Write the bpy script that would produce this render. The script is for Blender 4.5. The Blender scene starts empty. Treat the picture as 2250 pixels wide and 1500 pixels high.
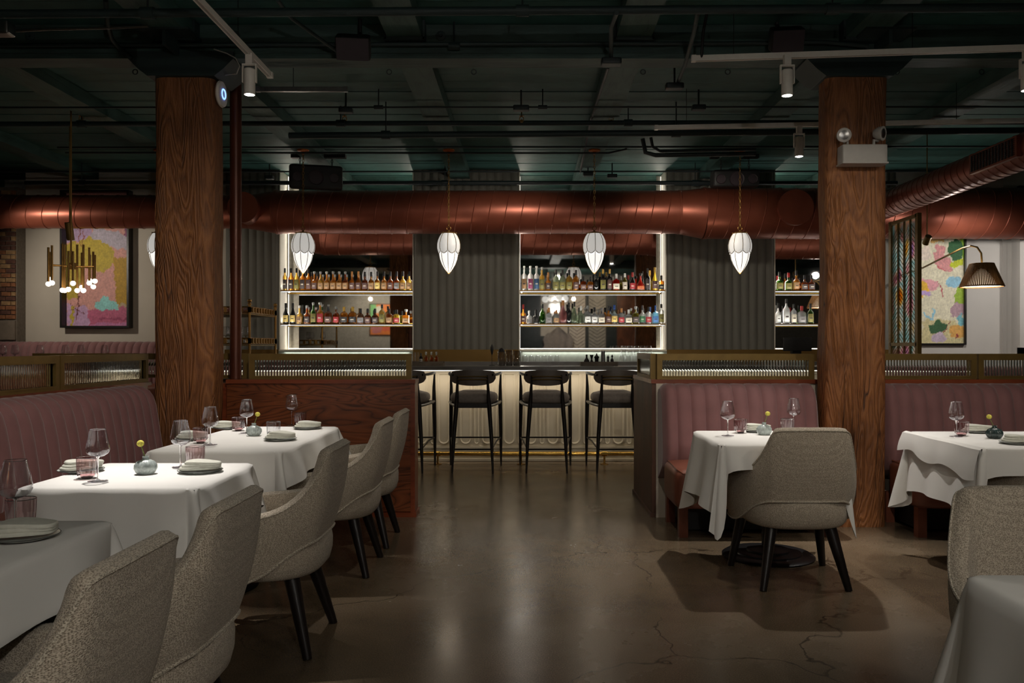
import bpy, math, random
from mathutils import Vector, Matrix, noise as mnoise
PI = math.pi
random.seed(7)
SC = bpy.context.scene
COL = SC.collection
F, CX, CY, H = 1800.0, 1155.0, 760.0, 1.28      # focal length in px, vanishing point, eye height

def P(px, py, Y):                                # a pixel of the photograph at depth Y -> metres
    return Vector(((px-CX)*Y/F, Y, H-(py-CY)*Y/F))
def lin(c):
    c = c/255.0
    return c/12.92 if c <= .04045 else ((c+.055)/1.055)**2.4
def S(r, g, b): return (lin(r), lin(g), lin(b), 1.0)

# ------------------------------------------------------------------ camera, world, exposure, lights
cd = bpy.data.cameras.new('camera'); cam = bpy.data.objects.new('camera', cd); COL.objects.link(cam)
cam.location = (0, 0, H); cam.rotation_euler = (PI/2, 0, 0)
cd.sensor_width = 36; cd.lens = 36*F/2250; cd.shift_x = -(CX-1125)/2250; cd.shift_y = (CY-750)/2250
cd.clip_start = .05; cd.clip_end = 100
SC.camera = cam
w = bpy.data.worlds.new('world'); SC.world = w; w.use_nodes = True
w.node_tree.nodes['Background'].inputs[0].default_value = (.5, .5, .55, 1)
w.node_tree.nodes['Background'].inputs[1].default_value = .02
vs = SC.view_settings; vs.view_transform = 'Standard'; vs.look = 'None'; vs.gamma = 1; vs.exposure = 0; vs.use_curve_mapping = False
SC.cycles.use_adaptive_sampling = True; SC.cycles.adaptive_threshold = .08; SC.cycles.adaptive_min_samples = 16
SC.cycles.max_bounces = 7; SC.cycles.transparent_max_bounces = 12; SC.cycles.transmission_bounces = 8
SC.cycles.glossy_bounces = 4; SC.cycles.diffuse_bounces = 3; SC.cycles.caustics_refractive = False; SC.cycles.caustics_reflective = False

def lamp(kind, name, loc, power, color=(1, 1, 1), aim=None, **k):
    d = bpy.data.lights.new(name, kind); o = bpy.data.objects.new(name, d); COL.objects.link(o)
    o.location = loc; d.energy = power; d.color = color
    for a, v in k.items(): setattr(d, a, v)
    if aim is not None:
        o.rotation_euler = (Vector(aim)-Vector(loc)).to_track_quat('-Z', 'Y').to_euler()
    return o
COOL = (1.0, .94, .88); WARM = (1.0, .80, .58); NEUT = (1.0, .90, .76)
def spot(loc, aim, power, deg=34, blend=.7, color=COOL, r=.03):
    return lamp('SPOT', 'spot_light', loc, power, color, aim, spot_size=math.radians(deg), spot_blend=blend, shadow_soft_size=r)
# table spots on the tracks
spot((-1.82, 5.40, 2.93), (-1.62, 4.72, .76), 270, 44, 1)
spot((-1.83, 3.80, 2.90), (-1.57, 3.34, .76), 290, 36, 1)
spot((1.73, 5.42, 2.93), (1.56, 4.98, .76), 300, 60, 1)
spot((3.25, 5.32, 2.93), (2.85, 4.75, .76), 180, 56, 1)
spot((2.39, 7.15, 2.97), (1.9, 5.55, .6), 60, 50, .8)
# added fill: unseen overhead spots without fixtures, brightening chairs, posts, benches and floor
spot((2.4, .2, 3.15), (-1.2, 3.6, .3), 40, 90, .8, NEUT, .05)
spot((.9, -.6, 3.15), (-.9, 4.2, .3), 30, 80, .8, NEUT, .05)
spot((-.6, -1.2, 3.15), (1.2, 4.6, .2), 38, 80, .8, NEUT, .05)
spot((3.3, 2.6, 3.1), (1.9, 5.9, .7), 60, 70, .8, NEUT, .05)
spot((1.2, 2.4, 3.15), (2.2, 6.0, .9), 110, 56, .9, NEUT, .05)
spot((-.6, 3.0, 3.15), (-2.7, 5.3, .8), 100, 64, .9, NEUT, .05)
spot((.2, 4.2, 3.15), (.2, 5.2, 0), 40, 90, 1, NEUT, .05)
# wall washers over the two far walls and the seating there
spot((-6.0, 8.9, 2.55), (-5.2, 10.6, 1.8), 52, 115, .8, NEUT, .03)
spot((5.0, 9.0, 2.5), (5.4, 10.6, 1.9), 50, 120, .8, COOL, .04)
spot((6.6, 8.9, 2.5), (6.8, 10.6, 1.9), 42, 110, .8, COOL, .04)
spot((-.05, 8.3, 2.95), (-.6, 10.5, 1.7), 38, 110, .8, NEUT, .06)  # this and the next are added fill for the fluted bar panels
spot((1.55, 8.3, 2.95), (2.4, 10.5, 1.7), 34, 110, .8, NEUT, .06)
# bar front LED line under the counter lip
def strip(loc, sx, sy, power, color, aim):
    return lamp('AREA', 'led_light', loc, power, color, aim, shape='RECTANGLE', size=sx, size_y=sy)
strip((0, 8.93, 1.005), 6.0, .03, 12, (1, .86, .68), (0, 9.05, 0))
# ------------------------------------------------------------------ mesh helpers
class MB:
    def __init__(s): s.v = []; s.f = []
    def add(s, vs, fs):
        n = len(s.v); s.v += [tuple(v) for v in vs]; s.f += [tuple(i+n for i in f) for f in fs]; return s
    def box(s, x0, x1, y0, y1, z0, z1, M=None):
        vs = [Vector((x, y, z)) for z in (z0, z1) for y in (y0, y1) for x in (x0, x1)]
        if M: vs = [M @ v for v in vs]
        return s.add(vs, [(0, 2, 3, 1), (4, 5, 7, 6), (0, 1, 5, 4), (2, 6, 7, 3), (0, 4, 6, 2), (1, 3, 7, 5)])
    def grid(s, fn, nu, nv, cu=False, cv=False, capu=False):
        vs = [fn(i, j) for i in range(nu) for j in range(nv)]; fs = []
        for i in range(nu if cu else nu-1):
            for j in range(nv if cv else nv-1):
                a, b = i, (i+1) % nu; c, d = j, (j+1) % nv
                fs.append((a*nv+c, b*nv+c, b*nv+d, a*nv+d))
        if capu:
            fs.append(tuple(range(nv))[::-1]); fs.append(tuple((nu-1)*nv+j for j in range(nv)))
        return s.add(vs, fs)
    def lathe(s, prof, seg=20, c=(0, 0, 0), M=None, fr=None, cap=True):
        c = Vector(c)
        def fn(i, j):
            r, z = prof[i]; a = 2*PI*j/seg
            k = fr(i, a) if fr else 1
            v = Vector((r*k*math.cos(a), r*k*math.sin(a), z))
            return (M @ v if M else v)+c
        return s.grid(fn, len(prof), seg, cv=True, capu=cap)
    def tube(s, pts, r, seg=8, closed=False, cap=True):
        pts = [Vector(p) for p in pts]; n = len(pts); rs = r if isinstance(r, (list, tuple)) else [r]*n
        tang = []
        for i in range(n):
            a = pts[(i-1) % n] if (closed or i > 0) else pts[0]; b = pts[(i+1) % n] if (closed or i < n-1) else pts[-1]
            t = (b-a); tang.append(t.normalized() if t.length > 1e-9 else Vector((0, 0, 1)))
        up = Vector((0, 0, 1)) if abs(tang[0].z) < .9 else Vector((1, 0, 0))
        u = tang[0].cross(up).normalized(); fr = []
        for t in tang:
            u = (u-t*u.dot(t)).normalized(); fr.append((u, t.cross(u)))
        return s.grid(lambda i, j: pts[i]+rs[i]*(fr[i][0]*math.cos(2*PI*j/seg)+fr[i][1]*math.sin(2*PI*j/seg)), n, seg, cu=closed, cv=True, capu=cap and not closed)
    def rbox(s, x0, x1, y0, y1, z0, z1, r=.02, e=4, crown=0, M=None):   # soft cushion: rounded box
        cx, cy, cz = (x0+x1)/2, (y0+y1)/2, (z0+z1)/2; a, b, h = (x1-x0)/2, (y1-y0)/2, (z1-z0)/2
        r = min(r, a, b, h); nr = 4; prof = []
        for k in range(nr+1):
            t = PI/2*k/nr; prof.append((r*(1-math.sin(t)), -h+r*(1-math.cos(t))))
        prof = prof[::-1]; prof += [(p, -z) for p, z in prof[::-1]]
        prof = [(p, z) for p, z in sorted(set((round(p, 6), round(z, 6)) for p, z in prof), key=lambda q: q[1])]
        loops = [(r*.2+min(a, b)*.5, -h)]+prof+[(r*.2+min(a, b)*.5, h+crown)]
        N = 40
        def fn(i, j):
            ins, z = loops[i]; t = 2*PI*(j+.5)/N
            c, sn = math.cos(t), math.sin(t)
            x = (a-ins)*math.copysign(abs(c)**(2/e), c); y = (b-ins)*math.copysign(abs(sn)**(2/e), sn)
            v = Vector((cx+x, cy+y, cz+z)); return M @ v if M else v
        return s.grid(fn, len(loops), N, cv=True, capu=True)
def make(name, mb, mat, parent=None, smooth=True, mesh=None):
    me = mesh
    org = Vector((0, 0, 0))
    if me is None:
        if parent is not None: org = parent['_w'] if '_w' in parent else Vector((0, 0, 0)); org = Vector(org)
        elif mb.v:
            xs, ys, zs = zip(*mb.v); org = Vector(((min(xs)+max(xs))/2, (min(ys)+max(ys))/2, min(zs)))
        me = bpy.data.meshes.new(name)
        me.from_pydata([(x-org.x, y-org.y, z-org.z) for x, y, z in mb.v], [], mb.f)
        if smooth:
            me.polygons.foreach_set('use_smooth', [True]*len(me.polygons))
            me.set_sharp_from_angle(angle=math.radians(38))
        me.materials.append(mat)
    o = bpy.data.objects.new(name, me); COL.objects.link(o)
    if parent is not None: o.parent = parent
    else: o.location = org
    if parent is None: o['_w'] = tuple(org)
    elif '_w' in parent: o['_w'] = tuple(parent['_w'])
    return o
def tag(o, label=None, cat=None, group=None, kind=None):
    if label: o['label'] = label
    if cat: o['category'] = cat
    if group: o['group'] = group
    if kind: o['kind'] = kind
    return o
def T(name, label, cat, loc=(0, 0, 0), group=None, kind=None):      # Empty at the thing's base; parts are given in world space
    o = bpy.data.objects.new(name, None); COL.objects.link(o); o.location = loc; o['_w'] = tuple(loc)
    o.empty_display_size = .1
    return tag(o, label, cat, group, kind)
def solo(name, label, cat, mb, mat, group=None, smooth=True):
    return tag(make(name, mb, mat, None, smooth), label, cat, group)
def struct(name, mb, mat, smooth=False):
    return tag(make(name, mb, mat, None, smooth), kind='structure')
def dup(root, loc, rz=None, label=None, group=None, parent=None):
    c = root.copy(); COL.objects.link(c)
    if parent is None:
        c.location = loc
        if rz is not None: c.rotation_euler = (0, 0, rz)
        if label: c['label'] = label
        if group: c['group'] = group
    else: c.parent = parent
    for ch in list(KIDS.get(root.name, ())): dup(ch, None, parent=c)
    return c
KIDS = {}
def index():
    KIDS.clear()
    for o in COL.objects:
        if o.parent: KIDS.setdefault(o.parent.name, []).append(o)
_used = set()
def place(proto, loc, rz=0, label=None, group=None):                # the first time moves the prototype itself
    if proto.name not in _used:
        _used.add(proto.name); proto.location = loc; proto.rotation_euler = (0, 0, rz)
        tag(proto, label, None, group); return proto
    if proto.name not in KIDS: index()
    return dup(proto, loc, rz, label, group)

# ------------------------------------------------------------------ materials
def newmat(name):
    m = bpy.data.materials.new(name); m.use_nodes = True
    nt = m.node_tree; return m, nt, nt.nodes['Principled BSDF']
def N(nt, t, **k):
    n = nt.nodes.new(t)
    for a, v in k.items():
        if a in n.inputs: n.inputs[a].default_value = v
        else: setattr(n, a, v)
    return n
def L(nt, a, b): nt.links.new(a, b)
def coords(nt, sx=1, sy=1, sz=1, kind='Object'):
    tc = N(nt, 'ShaderNodeTexCoord'); mp = N(nt, 'ShaderNodeMapping'); mp.inputs['Scale'].default_value = (sx, sy, sz)
    L(nt, tc.outputs[kind], mp.inputs[0]); return mp.outputs[0]
def ramp(nt, src, stops):
    r = N(nt, 'ShaderNodeValToRGB'); e = r.color_ramp.elements
    while len(e) < len(stops): e.new(.5)
    for el, (p, c) in zip(e, stops): el.position = p; el.color = c
    L(nt, src, r.inputs[0]); return r.outputs[0]
def bump(nt, bs, src, strength, dist=.01):
    b = N(nt, 'ShaderNodeBump'); b.inputs['Strength'].default_value = strength; b.inputs['Distance'].default_value = dist
    L(nt, src, b.inputs['Height']); L(nt, b.outputs[0], bs.inputs['Normal'])
def pm(name, col, rough=.5, metal=0, vary=.12, scale=30, bmp=0, sheen=0, spec=.5, emit=None, es=0, coat=0, bscale=None):
    m, nt, bs = newmat(name)
    bs.inputs['Roughness'].default_value = rough; bs.inputs['Metallic'].default_value = metal
    bs.inputs['Specular IOR Level'].default_value = spec; bs.inputs['Coat Weight'].default_value = coat
    if sheen: bs.inputs['Sheen Weight'].default_value = sheen; bs.inputs['Sheen Roughness'].default_value = .4
    n = N(nt, 'ShaderNodeTexNoise', Scale=scale, Detail=3.0); L(nt, coords(nt), n.inputs['Vector'])
    a = tuple(c*(1-vary) for c in col[:3])+(1,); b = tuple(min(1, c*(1+vary)) for c in col[:3])+(1,)
    L(nt, ramp(nt, n.outputs[0], [(.3, a), (.7, b)]), bs.inputs['Base Color'])
    if bmp:
        if bscale: n = N(nt, 'ShaderNodeTexNoise', Scale=bscale, Detail=3.0); L(nt, coords(nt), n.inputs['Vector'])
        bump(nt, bs, n.outputs[0], bmp, .004)
    if emit: bs.inputs['Emission Color'].default_value = emit; bs.inputs['Emission Strength'].default_value = es
    return m
def emis(name, col, s):
    return pm(name, (.8, .8, .8, 1), .5, emit=col, es=s)
def glass(name, col, rough=.02, ior=1.45, mixw=0, dark=1):
    m, nt, bs = newmat(name)
    bs.inputs['Base Color'].default_value = col; bs.inputs['Transmission Weight'].default_value = 1
    bs.inputs['Roughness'].default_value = rough; bs.inputs['IOR'].default_value = ior
    n = N(nt, 'ShaderNodeTexNoise', Scale=60.0); L(nt, coords(nt), n.inputs['Vector']); bump(nt, bs, n.outputs[0], .03, .001)
    if mixw:
        t = N(nt, 'ShaderNodeBsdfTranslucent'); t.inputs[0].default_value = col
        mx = N(nt, 'ShaderNodeMixShader'); mx.inputs[0].default_value = mixw
        L(nt, bs.outputs[0], mx.inputs[1]); L(nt, t.outputs[0], mx.inputs[2]); L(nt, mx.outputs[0], nt.nodes['Material Output'].inputs[0])
    return m
def thin_glass(name, col, refl=.12, rough=.03):          # drinking glasses and panes: straight-through plus reflection
    m, nt, bs = newmat(name)
    nt.nodes.remove(bs)
    t = N(nt, 'ShaderNodeBsdfTransparent'); t.inputs[0].default_value = col
    g = N(nt, 'ShaderNodeBsdfGlossy'); g.inputs[1].default_value = rough; g.inputs[0].default_value = (.9, .9, .95, 1)
    fr = N(nt, 'ShaderNodeLayerWeight'); fr.inputs[0].default_value = .25
    mp = N(nt, 'ShaderNodeMapRange'); mp.inputs[3].default_value = refl*.35; mp.inputs[4].default_value = min(1, refl*5)
    L(nt, fr.outputs['Facing'], mp.inputs[0])
    n = N(nt, 'ShaderNodeTexNoise', Scale=25.0); L(nt, coords(nt), n.inputs['Vector'])
    b = N(nt, 'ShaderNodeBump'); b.inputs['Strength'].default_value = .05; L(nt, n.outputs[0], b.inputs['Height']); L(nt, b.outputs[0], g.inputs['Normal'])
    mx = N(nt, 'ShaderNodeMixShader'); L(nt, mp.outputs[0], mx.inputs[0]); L(nt, t.outputs[0], mx.inputs[1]); L(nt, g.outputs[0], mx.inputs[2])
    L(nt, mx.outputs[0], nt.nodes['Material Output'].inputs[0]); return m
def wood(name, dark, mid, light, st, rings=14, rough=.5, bmp=.3, crack=False, coat=0, fine=60, lum=1.0, warp=.4, dist=.006, mixf=.5):
    m, nt, bs = newmat(name)                              # st: stretch per axis; contour lines of a slow noise give the figure
    v = coords(nt, *st)
    n = N(nt, 'ShaderNodeTexNoise', Scale=1.0, Detail=2.0, Distortion=warp); L(nt, v, n.inputs['Vector'])
    mu = N(nt, 'ShaderNodeMath', operation='MULTIPLY'); mu.inputs[1].default_value = rings*2; L(nt, n.outputs[0], mu.inputs[0])
    pp = N(nt, 'ShaderNodeMath', operation='PINGPONG'); pp.inputs[1].default_value = 1; L(nt, mu.outputs[0], pp.inputs[0])
    v2 = coords(nt, *[s*fine/10 for s in st]); n2 = N(nt, 'ShaderNodeTexNoise', Scale=3.0, Detail=4.0); L(nt, v2, n2.inputs['Vector'])
    mx = N(nt, 'ShaderNodeMix'); mx.inputs[0].default_value = mixf; L(nt, pp.outputs[0], mx.inputs[2]); L(nt, n2.outputs[0], mx.inputs[3])
    c = ramp(nt, mx.outputs[0], [(.06, dark), (.30, mid), (.85, light)])
    n3 = N(nt, 'ShaderNodeTexNoise', Scale=2.3, Detail=2.0); L(nt, coords(nt), n3.inputs['Vector'])
    c2 = ramp(nt, n3.outputs[0], [(.3, (.6*lum, .55*lum, .5*lum, 1)), (.7, (1.15*lum, 1.1*lum, 1.05*lum, 1))])
    mm = N(nt, 'ShaderNodeMix', data_type='RGBA', blend_type='MULTIPLY'); mm.inputs[0].default_value = 1
    L(nt, c, mm.inputs[6]); L(nt, c2, mm.inputs[7]); out = mm.outputs[2]; hgt = mx.outputs[0]
    if crack:
        n4 = N(nt, 'ShaderNodeTexNoise', Scale=1.0, Detail=3.0, Distortion=.5); L(nt, coords(nt, 7, 7, .45), n4.inputs['Vector'])
        sb = N(nt, 'ShaderNodeMath', operation='SUBTRACT'); sb.inputs[1].default_value = .5; L(nt, n4.outputs[0], sb.inputs[0])
        ab = N(nt, 'ShaderNodeMath', operation='ABSOLUTE'); L(nt, sb.outputs[0], ab.inputs[0])
        ck = ramp(nt, ab.outputs[0], [(0, (.08, .06, .05, 1)), (.012, (1, 1, 1, 1))])
        n5 = N(nt, 'ShaderNodeTexNoise', Scale=1.6); L(nt, coords(nt), n5.inputs['Vector'])
        msk = ramp(nt, n5.outputs[0], [(.46, (1, 1, 1, 1)), (.56, (0, 0, 0, 1))])
        m3 = N(nt, 'ShaderNodeMix', data_type='RGBA', blend_type='MULTIPLY'); L(nt, msk, m3.inputs[0]); L(nt, out, m3.inputs[6]); L(nt, ck, m3.inputs[7]); out = m3.outputs[2]
    L(nt, out, bs.inputs['Base Color']); bs.inputs['Roughness'].default_value = rough; bs.inputs['Coat Weight'].default_value = coat; bs.inputs['Coat Roughness'].default_value = .25
    bump(nt, bs, hgt, bmp, dist); return m
def weave(name, a, b, scale=150):
    m, nt, bs = newmat(name)
    v = N(nt, 'ShaderNodeTexVoronoi', Scale=scale); v.inputs['Randomness'].default_value = .75; L(nt, coords(nt, 1, 1, 1.5), v.inputs['Vector'])
    n = N(nt, 'ShaderNodeTexNoise', Scale=scale*.8, Detail=2.0); L(nt, coords(nt), n.inputs['Vector'])
    mx = N(nt, 'ShaderNodeMix'); mx.inputs[0].default_value = .3; L(nt, v.outputs['Distance'], mx.inputs[2]); L(nt, n.outputs[0], mx.inputs[3])
    L(nt, ramp(nt, mx.outputs[0], [(.25, b), (.62, a)]), bs.inputs['Base Color'])
    bs.inputs['Roughness'].default_value = .95; bs.inputs['Specular IOR Level'].default_value = .15; bs.inputs['Sheen Weight'].default_value = .15
    iv = N(nt, 'ShaderNodeMath', operation='MULTIPLY'); iv.inputs[1].default_value = -1; L(nt, mx.outputs[0], iv.inputs[0])
    bump(nt, bs, iv.outputs[0], .7, .004); return m
def attr_mat(name, rough=.6):
    m, nt, bs = newmat(name); a = N(nt, 'ShaderNodeAttribute'); a.attribute_name = 'paint'
    n = N(nt, 'ShaderNodeTexNoise', Scale=45.0, Detail=5.0); L(nt, coords(nt), n.inputs['Vector'])
    c = ramp(nt, n.outputs[0], [(.3, (.78, .78, .78, 1)), (.7, (1.1, 1.1, 1.1, 1))])
    mm = N(nt, 'ShaderNodeMix', data_type='RGBA', blend_type='MULTIPLY'); mm.inputs[0].default_value = 1
    L(nt, a.outputs['Color'], mm.inputs[6]); L(nt, c, mm.inputs[7]); L(nt, mm.outputs[2], bs.inputs['Base Color'])
    bs.inputs['Roughness'].default_value = rough; bump(nt, bs, n.outputs[0], .15, .003); return m

def floor_mat():
    m, nt, bs = newmat('polished_concrete')
    n = N(nt, 'ShaderNodeTexNoise', Scale=1.1, Detail=6.0, Roughness=.6); L(nt, coords(nt), n.inputs['Vector'])
    c = ramp(nt, n.outputs[0], [(.3, S(88, 77, 62)), (.5, S(112, 96, 76)), (.7, S(130, 114, 94))])
    sp = N(nt, 'ShaderNodeTexNoise', Scale=170.0, Detail=2.0); L(nt, coords(nt), sp.inputs['Vector'])
    c2 = ramp(nt, sp.outputs[0], [(.35, (.7, .7, .7, 1)), (.6, (1, 1, 1, 1)), (.75, (1.5, 1.45, 1.4, 1))])
    mm = N(nt, 'ShaderNodeMix', data_type='RGBA', blend_type='MULTIPLY'); mm.inputs[0].default_value = 1; L(nt, c, mm.inputs[6]); L(nt, c2, mm.inputs[7])
    dn = N(nt, 'ShaderNodeTexNoise', Scale=2.5, Detail=4.0); L(nt, coords(nt), dn.inputs['Vector'])
    ad = N(nt, 'ShaderNodeMix', data_type='RGBA', blend_type='LINEAR_LIGHT'); ad.inputs[0].default_value = .25; L(nt, coords(nt), ad.inputs[6]); L(nt, dn.outputs['Color'], ad.inputs[7])
    vo = N(nt, 'ShaderNodeTexVoronoi', Scale=.55); vo.feature = 'DISTANCE_TO_EDGE'; L(nt, ad.outputs[2], vo.inputs['Vector'])
    ck = ramp(nt, vo.outputs['Distance'], [(0, (.18, .16, .14, 1)), (.0022, (1, 1, 1, 1))])
    n6 = N(nt, 'ShaderNodeTexNoise', Scale=.8); L(nt, coords(nt), n6.inputs['Vector'])
    mk = ramp(nt, n6.outputs[0], [(.42, (0, 0, 0, 1)), (.55, (1, 1, 1, 1))])
    m3 = N(nt, 'ShaderNodeMix', data_type='RGBA', blend_type='MULTIPLY'); L(nt, mk, m3.inputs[0]); L(nt, mm.outputs[2], m3.inputs[6]); L(nt, ck, m3.inputs[7])
    L(nt, m3.outputs[2], bs.inputs['Base Color'])
    r = ramp(nt, n.outputs[0], [(.3, (.20, .20, .20, 1)), (.7, (.30, .30, .30, 1))]); L(nt, r, bs.inputs['Roughness'])
    bs.inputs['Specular IOR Level'].default_value = .55
    bump(nt, bs, sp.outputs[0], .05, .002); return m

M = {}
M['floor'] = floor_mat()
M['deck'] = pm('teal_painted_deck', S(52, 92, 86), .6, vary=.18, scale=6, bmp=.2)
M['beam'] = wood('teal_painted_timber', S(30, 56, 56), S(54, 88, 84), S(66, 100, 96), (5, .8, 5), 6, .6, .35)
M['girder'] = wood('teal_painted_girder', S(34, 54, 54), S(54, 78, 76), S(64, 90, 88), (.8, 5, 5), 6, .6, .35)
M['teal'] = pm('teal_paint_metal', S(32, 48, 48), .6, vary=.1, scale=14)
M['dteal'] = pm('dark_teal_paint', S(26, 36, 38), .5, vary=.1)
M['post'] = wood('aged_timber', S(72, 42, 22), S(130, 82, 46), S(168, 112, 66), (5.5, 5.5, .8), 18, .6, .9, crack=True, lum=1.0, warp=1.1, dist=.012, mixf=.55, fine=85)
M['panelwood'] = wood('red_oak_panel', S(52, 26, 12), S(116, 62, 32), S(136, 76, 42), (.75, 2, 5.0), 20, .38, .12, coat=.3, fine=50, warp=.5, mixf=.25)
M['trimwood'] = wood('red_oak_trim', S(70, 30, 14), S(124, 58, 32), S(140, 70, 40), (.9, 3, 9), 5, .38, .1, coat=.3)
M['endwood'] = wood('brown_end_panel', S(52, 30, 18), S(84, 52, 34), S(96, 60, 40), (3, 3, .7), 6, .5, .08)
M['cream'] = pm('cream_wall', S(196, 186, 172), .75, vary=.04, scale=3, bmp=.05, bscale=120)
M['whitewall'] = pm('white_panelling', S(200, 196, 190), .6, vary=.03, scale=3)
M['brick'] = pm('old_brick', S(150, 98, 66), .9, vary=.35, scale=14, bmp=.6, bscale=60)
M['brick2'] = pm('old_brick_buff', S(168, 132, 92), .9, vary=.3, scale=14, bmp=.6, bscale=60)
M['brick3'] = pm('old_brick_dark', S(104, 70, 58), .9, vary=.35, scale=14, bmp=.6, bscale=60)
M['mortar'] = pm('mortar', S(120, 110, 98), .95, vary=.15, scale=30, bmp=.4)
M['concrete'] = pm('concrete_block', S(125, 112, 98), .9, vary=.15, scale=12, bmp=.4)
M['flute'] = pm('grey_fluted_panel', S(112, 110, 102), .7, vary=.05, scale=5)
M['plaster'] = pm('mottled_plaster', S(150, 146, 136), .8, vary=.16, scale=22, bmp=.2)
M['niche'] = pm('white_niche_side', S(236, 230, 214), .6, vary=.03)
M['mirror'] = pm('smoked_mirror', (.60, .585, .56, 1), .025, 1, vary=.08, scale=20)
M['brass'] = pm('aged_brass', S(150, 114, 60), .38, .7, vary=.12, scale=20)
M['bronze'] = pm('bronze_frame', S(124, 100, 52), .45, .45, vary=.1, scale=12)
M['pbrass'] = pm('polished_brass', S(200, 160, 80), .18, 1, vary=.06)
M['gold'] = pm('gold_backsplash', S(120, 92, 44), .4, .6, vary=.08, scale=4)
M['copper'] = pm('copper_duct_paint', S(134, 72, 54), .38, .55, vary=.1, scale=5, bmp=.04)
M['stand'] = pm('brown_pipe_paint', S(92, 48, 32), .35, .3, vary=.1, scale=8)
M['rib'] = thin_glass('fluted_glass', (.72, .76, .74, 1), .3, .12)
M['velvet'] = pm('mauve_velvet', S(132, 92, 92), .85, vary=.09, scale=7, sheen=.45, bmp=.1, bscale=300)
M['seam'] = pm('velvet_seam_thread', S(78, 50, 50), .9, vary=.1)
M['leather'] = pm('brown_leather', S(118, 68, 52), .42, vary=.1, scale=9, bmp=.15, bscale=180)
M['boucle'] = weave('oatmeal_weave', S(196, 184, 166), S(122, 110, 96), 230)
M['piping'] = weave('oatmeal_piping', S(206, 196, 178), S(110, 98, 84), 220)
M['ebony'] = pm('ebonised_wood', S(26, 20, 18), .35, vary=.2, scale=20, spec=.4)
M['cloth'] = pm('white_linen', S(226, 224, 220), .9, vary=.03, scale=4, bmp=.06, bscale=500, spec=.1)
M['blackmetal'] = pm('black_metal', S(20, 19, 20), .4, .4, vary=.1)
M['counter'] = pm('grey_stone_counter', S(96, 92, 88), .3, vary=.15, scale=9)
M['barpanel'] = pm('cream_bar_panel', S(214, 204, 182), .5, vary=.03, scale=4)
M['stoolback'] = pm('dark_bentwood', S(94, 84, 76), .5, vary=.12, scale=10)
M['stoolseat'] = pm('grey_seat_fabric', S(142, 132, 125), .85, vary=.12, scale=40, bmp=.1)
M['led'] = emis('led_white', (1, .94, .82, 1), 2.5)
M['ledc'] = emis('led_cool', (.92, .97, 1, 1), .8)
M['lampglow'] = emis('lamp_disc', (1, .97, .9, 1), 30)
M['white'] = pm('white_enamel', S(236, 231, 222), .4, vary=.03)
M['grey'] = pm('grey_plastic', S(170, 166, 160), .45, vary=.03)
M['ceramic'] = pm('celadon_ceramic', S(168, 178, 176), .25, vary=.3, scale=45, coat=.5)
M['darkceramic'] = pm('dark_green_ceramic', S(48, 62, 62), .25, vary=.3, scale=45, coat=.5)
M['platem'] = pm('stoneware_plate', S(196, 200, 194), .35, vary=.06, scale=60)
M['platerim'] = pm('dark_plate_rim', S(70, 72, 70), .4)
M['napkin'] = pm('sage_linen_napkin', S(200, 200, 188), .9, vary=.06, scale=60, bmp=.2, bscale=350)
M['yellow'] = pm('yellow_flower', S(214, 204, 90), .9, vary=.25, scale=160, bmp=.6)
M['stem'] = pm('green_stem', S(120, 130, 70), .7)
M['wine'] = thin_glass('clear_crystal', (.97, .97, .98, 1), .30, .02)
M['pink'] = thin_glass('pink_tumbler_glass', (.86, .70, .71, 1), .26, .05)
M['pinkbase'] = glass('pink_tumbler_base', (.80, .52, .53, 1), .05)
M['clearbase'] = glass('clear_tumbler_base', (.92, .90, .92, 1), .03)
M['opal'] = emis('opal_glass', (1, .955, .89, 1), .42)
M['black'] = pm('matt_black', S(16, 15, 16), .6, vary=.2)
M['dkplum'] = pm('plum_speaker', S(44, 32, 38), .6, vary=.1)
M['chrome'] = pm('galvanised_conduit', S(150, 150, 150), .3, 1, vary=.1)
M['cable'] = pm('white_cable', S(190, 186, 176), .5)
M['blue'] = emis('blue_ring', (.15, .3, 1, 1), 3.0)
M['wicker'] = pm('rattan_cord', S(160, 118, 72), .8, vary=.3, scale=90, bmp=.4)
M['shadein'] = emis('lit_shade_lining', (1, .8, .55, 1), .8)
M['bulb'] = emis('frosted_bulb', (1, .93, .82, 1), 1.2)
M['art'] = attr_mat('painted_canvas')
M['frame'] = pm('black_picture_frame', S(26, 22, 20), .4)
M['tile'] = pm('pale_green_tile', S(158, 163, 150), .3, vary=.08, scale=25)
M['shelfglass'] = glass('shelf_glass', (.8, .88, .86, 1), .05)
M['darkwood'] = wood('dark_door_wood', S(30, 16, 10), S(80, 46, 26), S(104, 62, 38), (2, 2, .6), 8, .4, .1, coat=.3)
M['smoke'] = thin_glass('smoked_bar_glass', (.6, .58, .55, 1), .25, .04)
M['leafm'] = pm('green_leaf', S(70, 92, 40), .5, vary=.2)
M['smoke'] = thin_glass('smoked_bar_glass', (.6, .58, .55, 1), .25, .04)
M['leafm'] = pm('green_leaf', S(70, 92, 40), .5, vary=.2)
M['tray'] = wood('grey_wood_tray', S(50, 44, 38), S(96, 86, 74), S(112, 100, 88), (2, 6, 6), 6, .6, .1)
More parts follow.
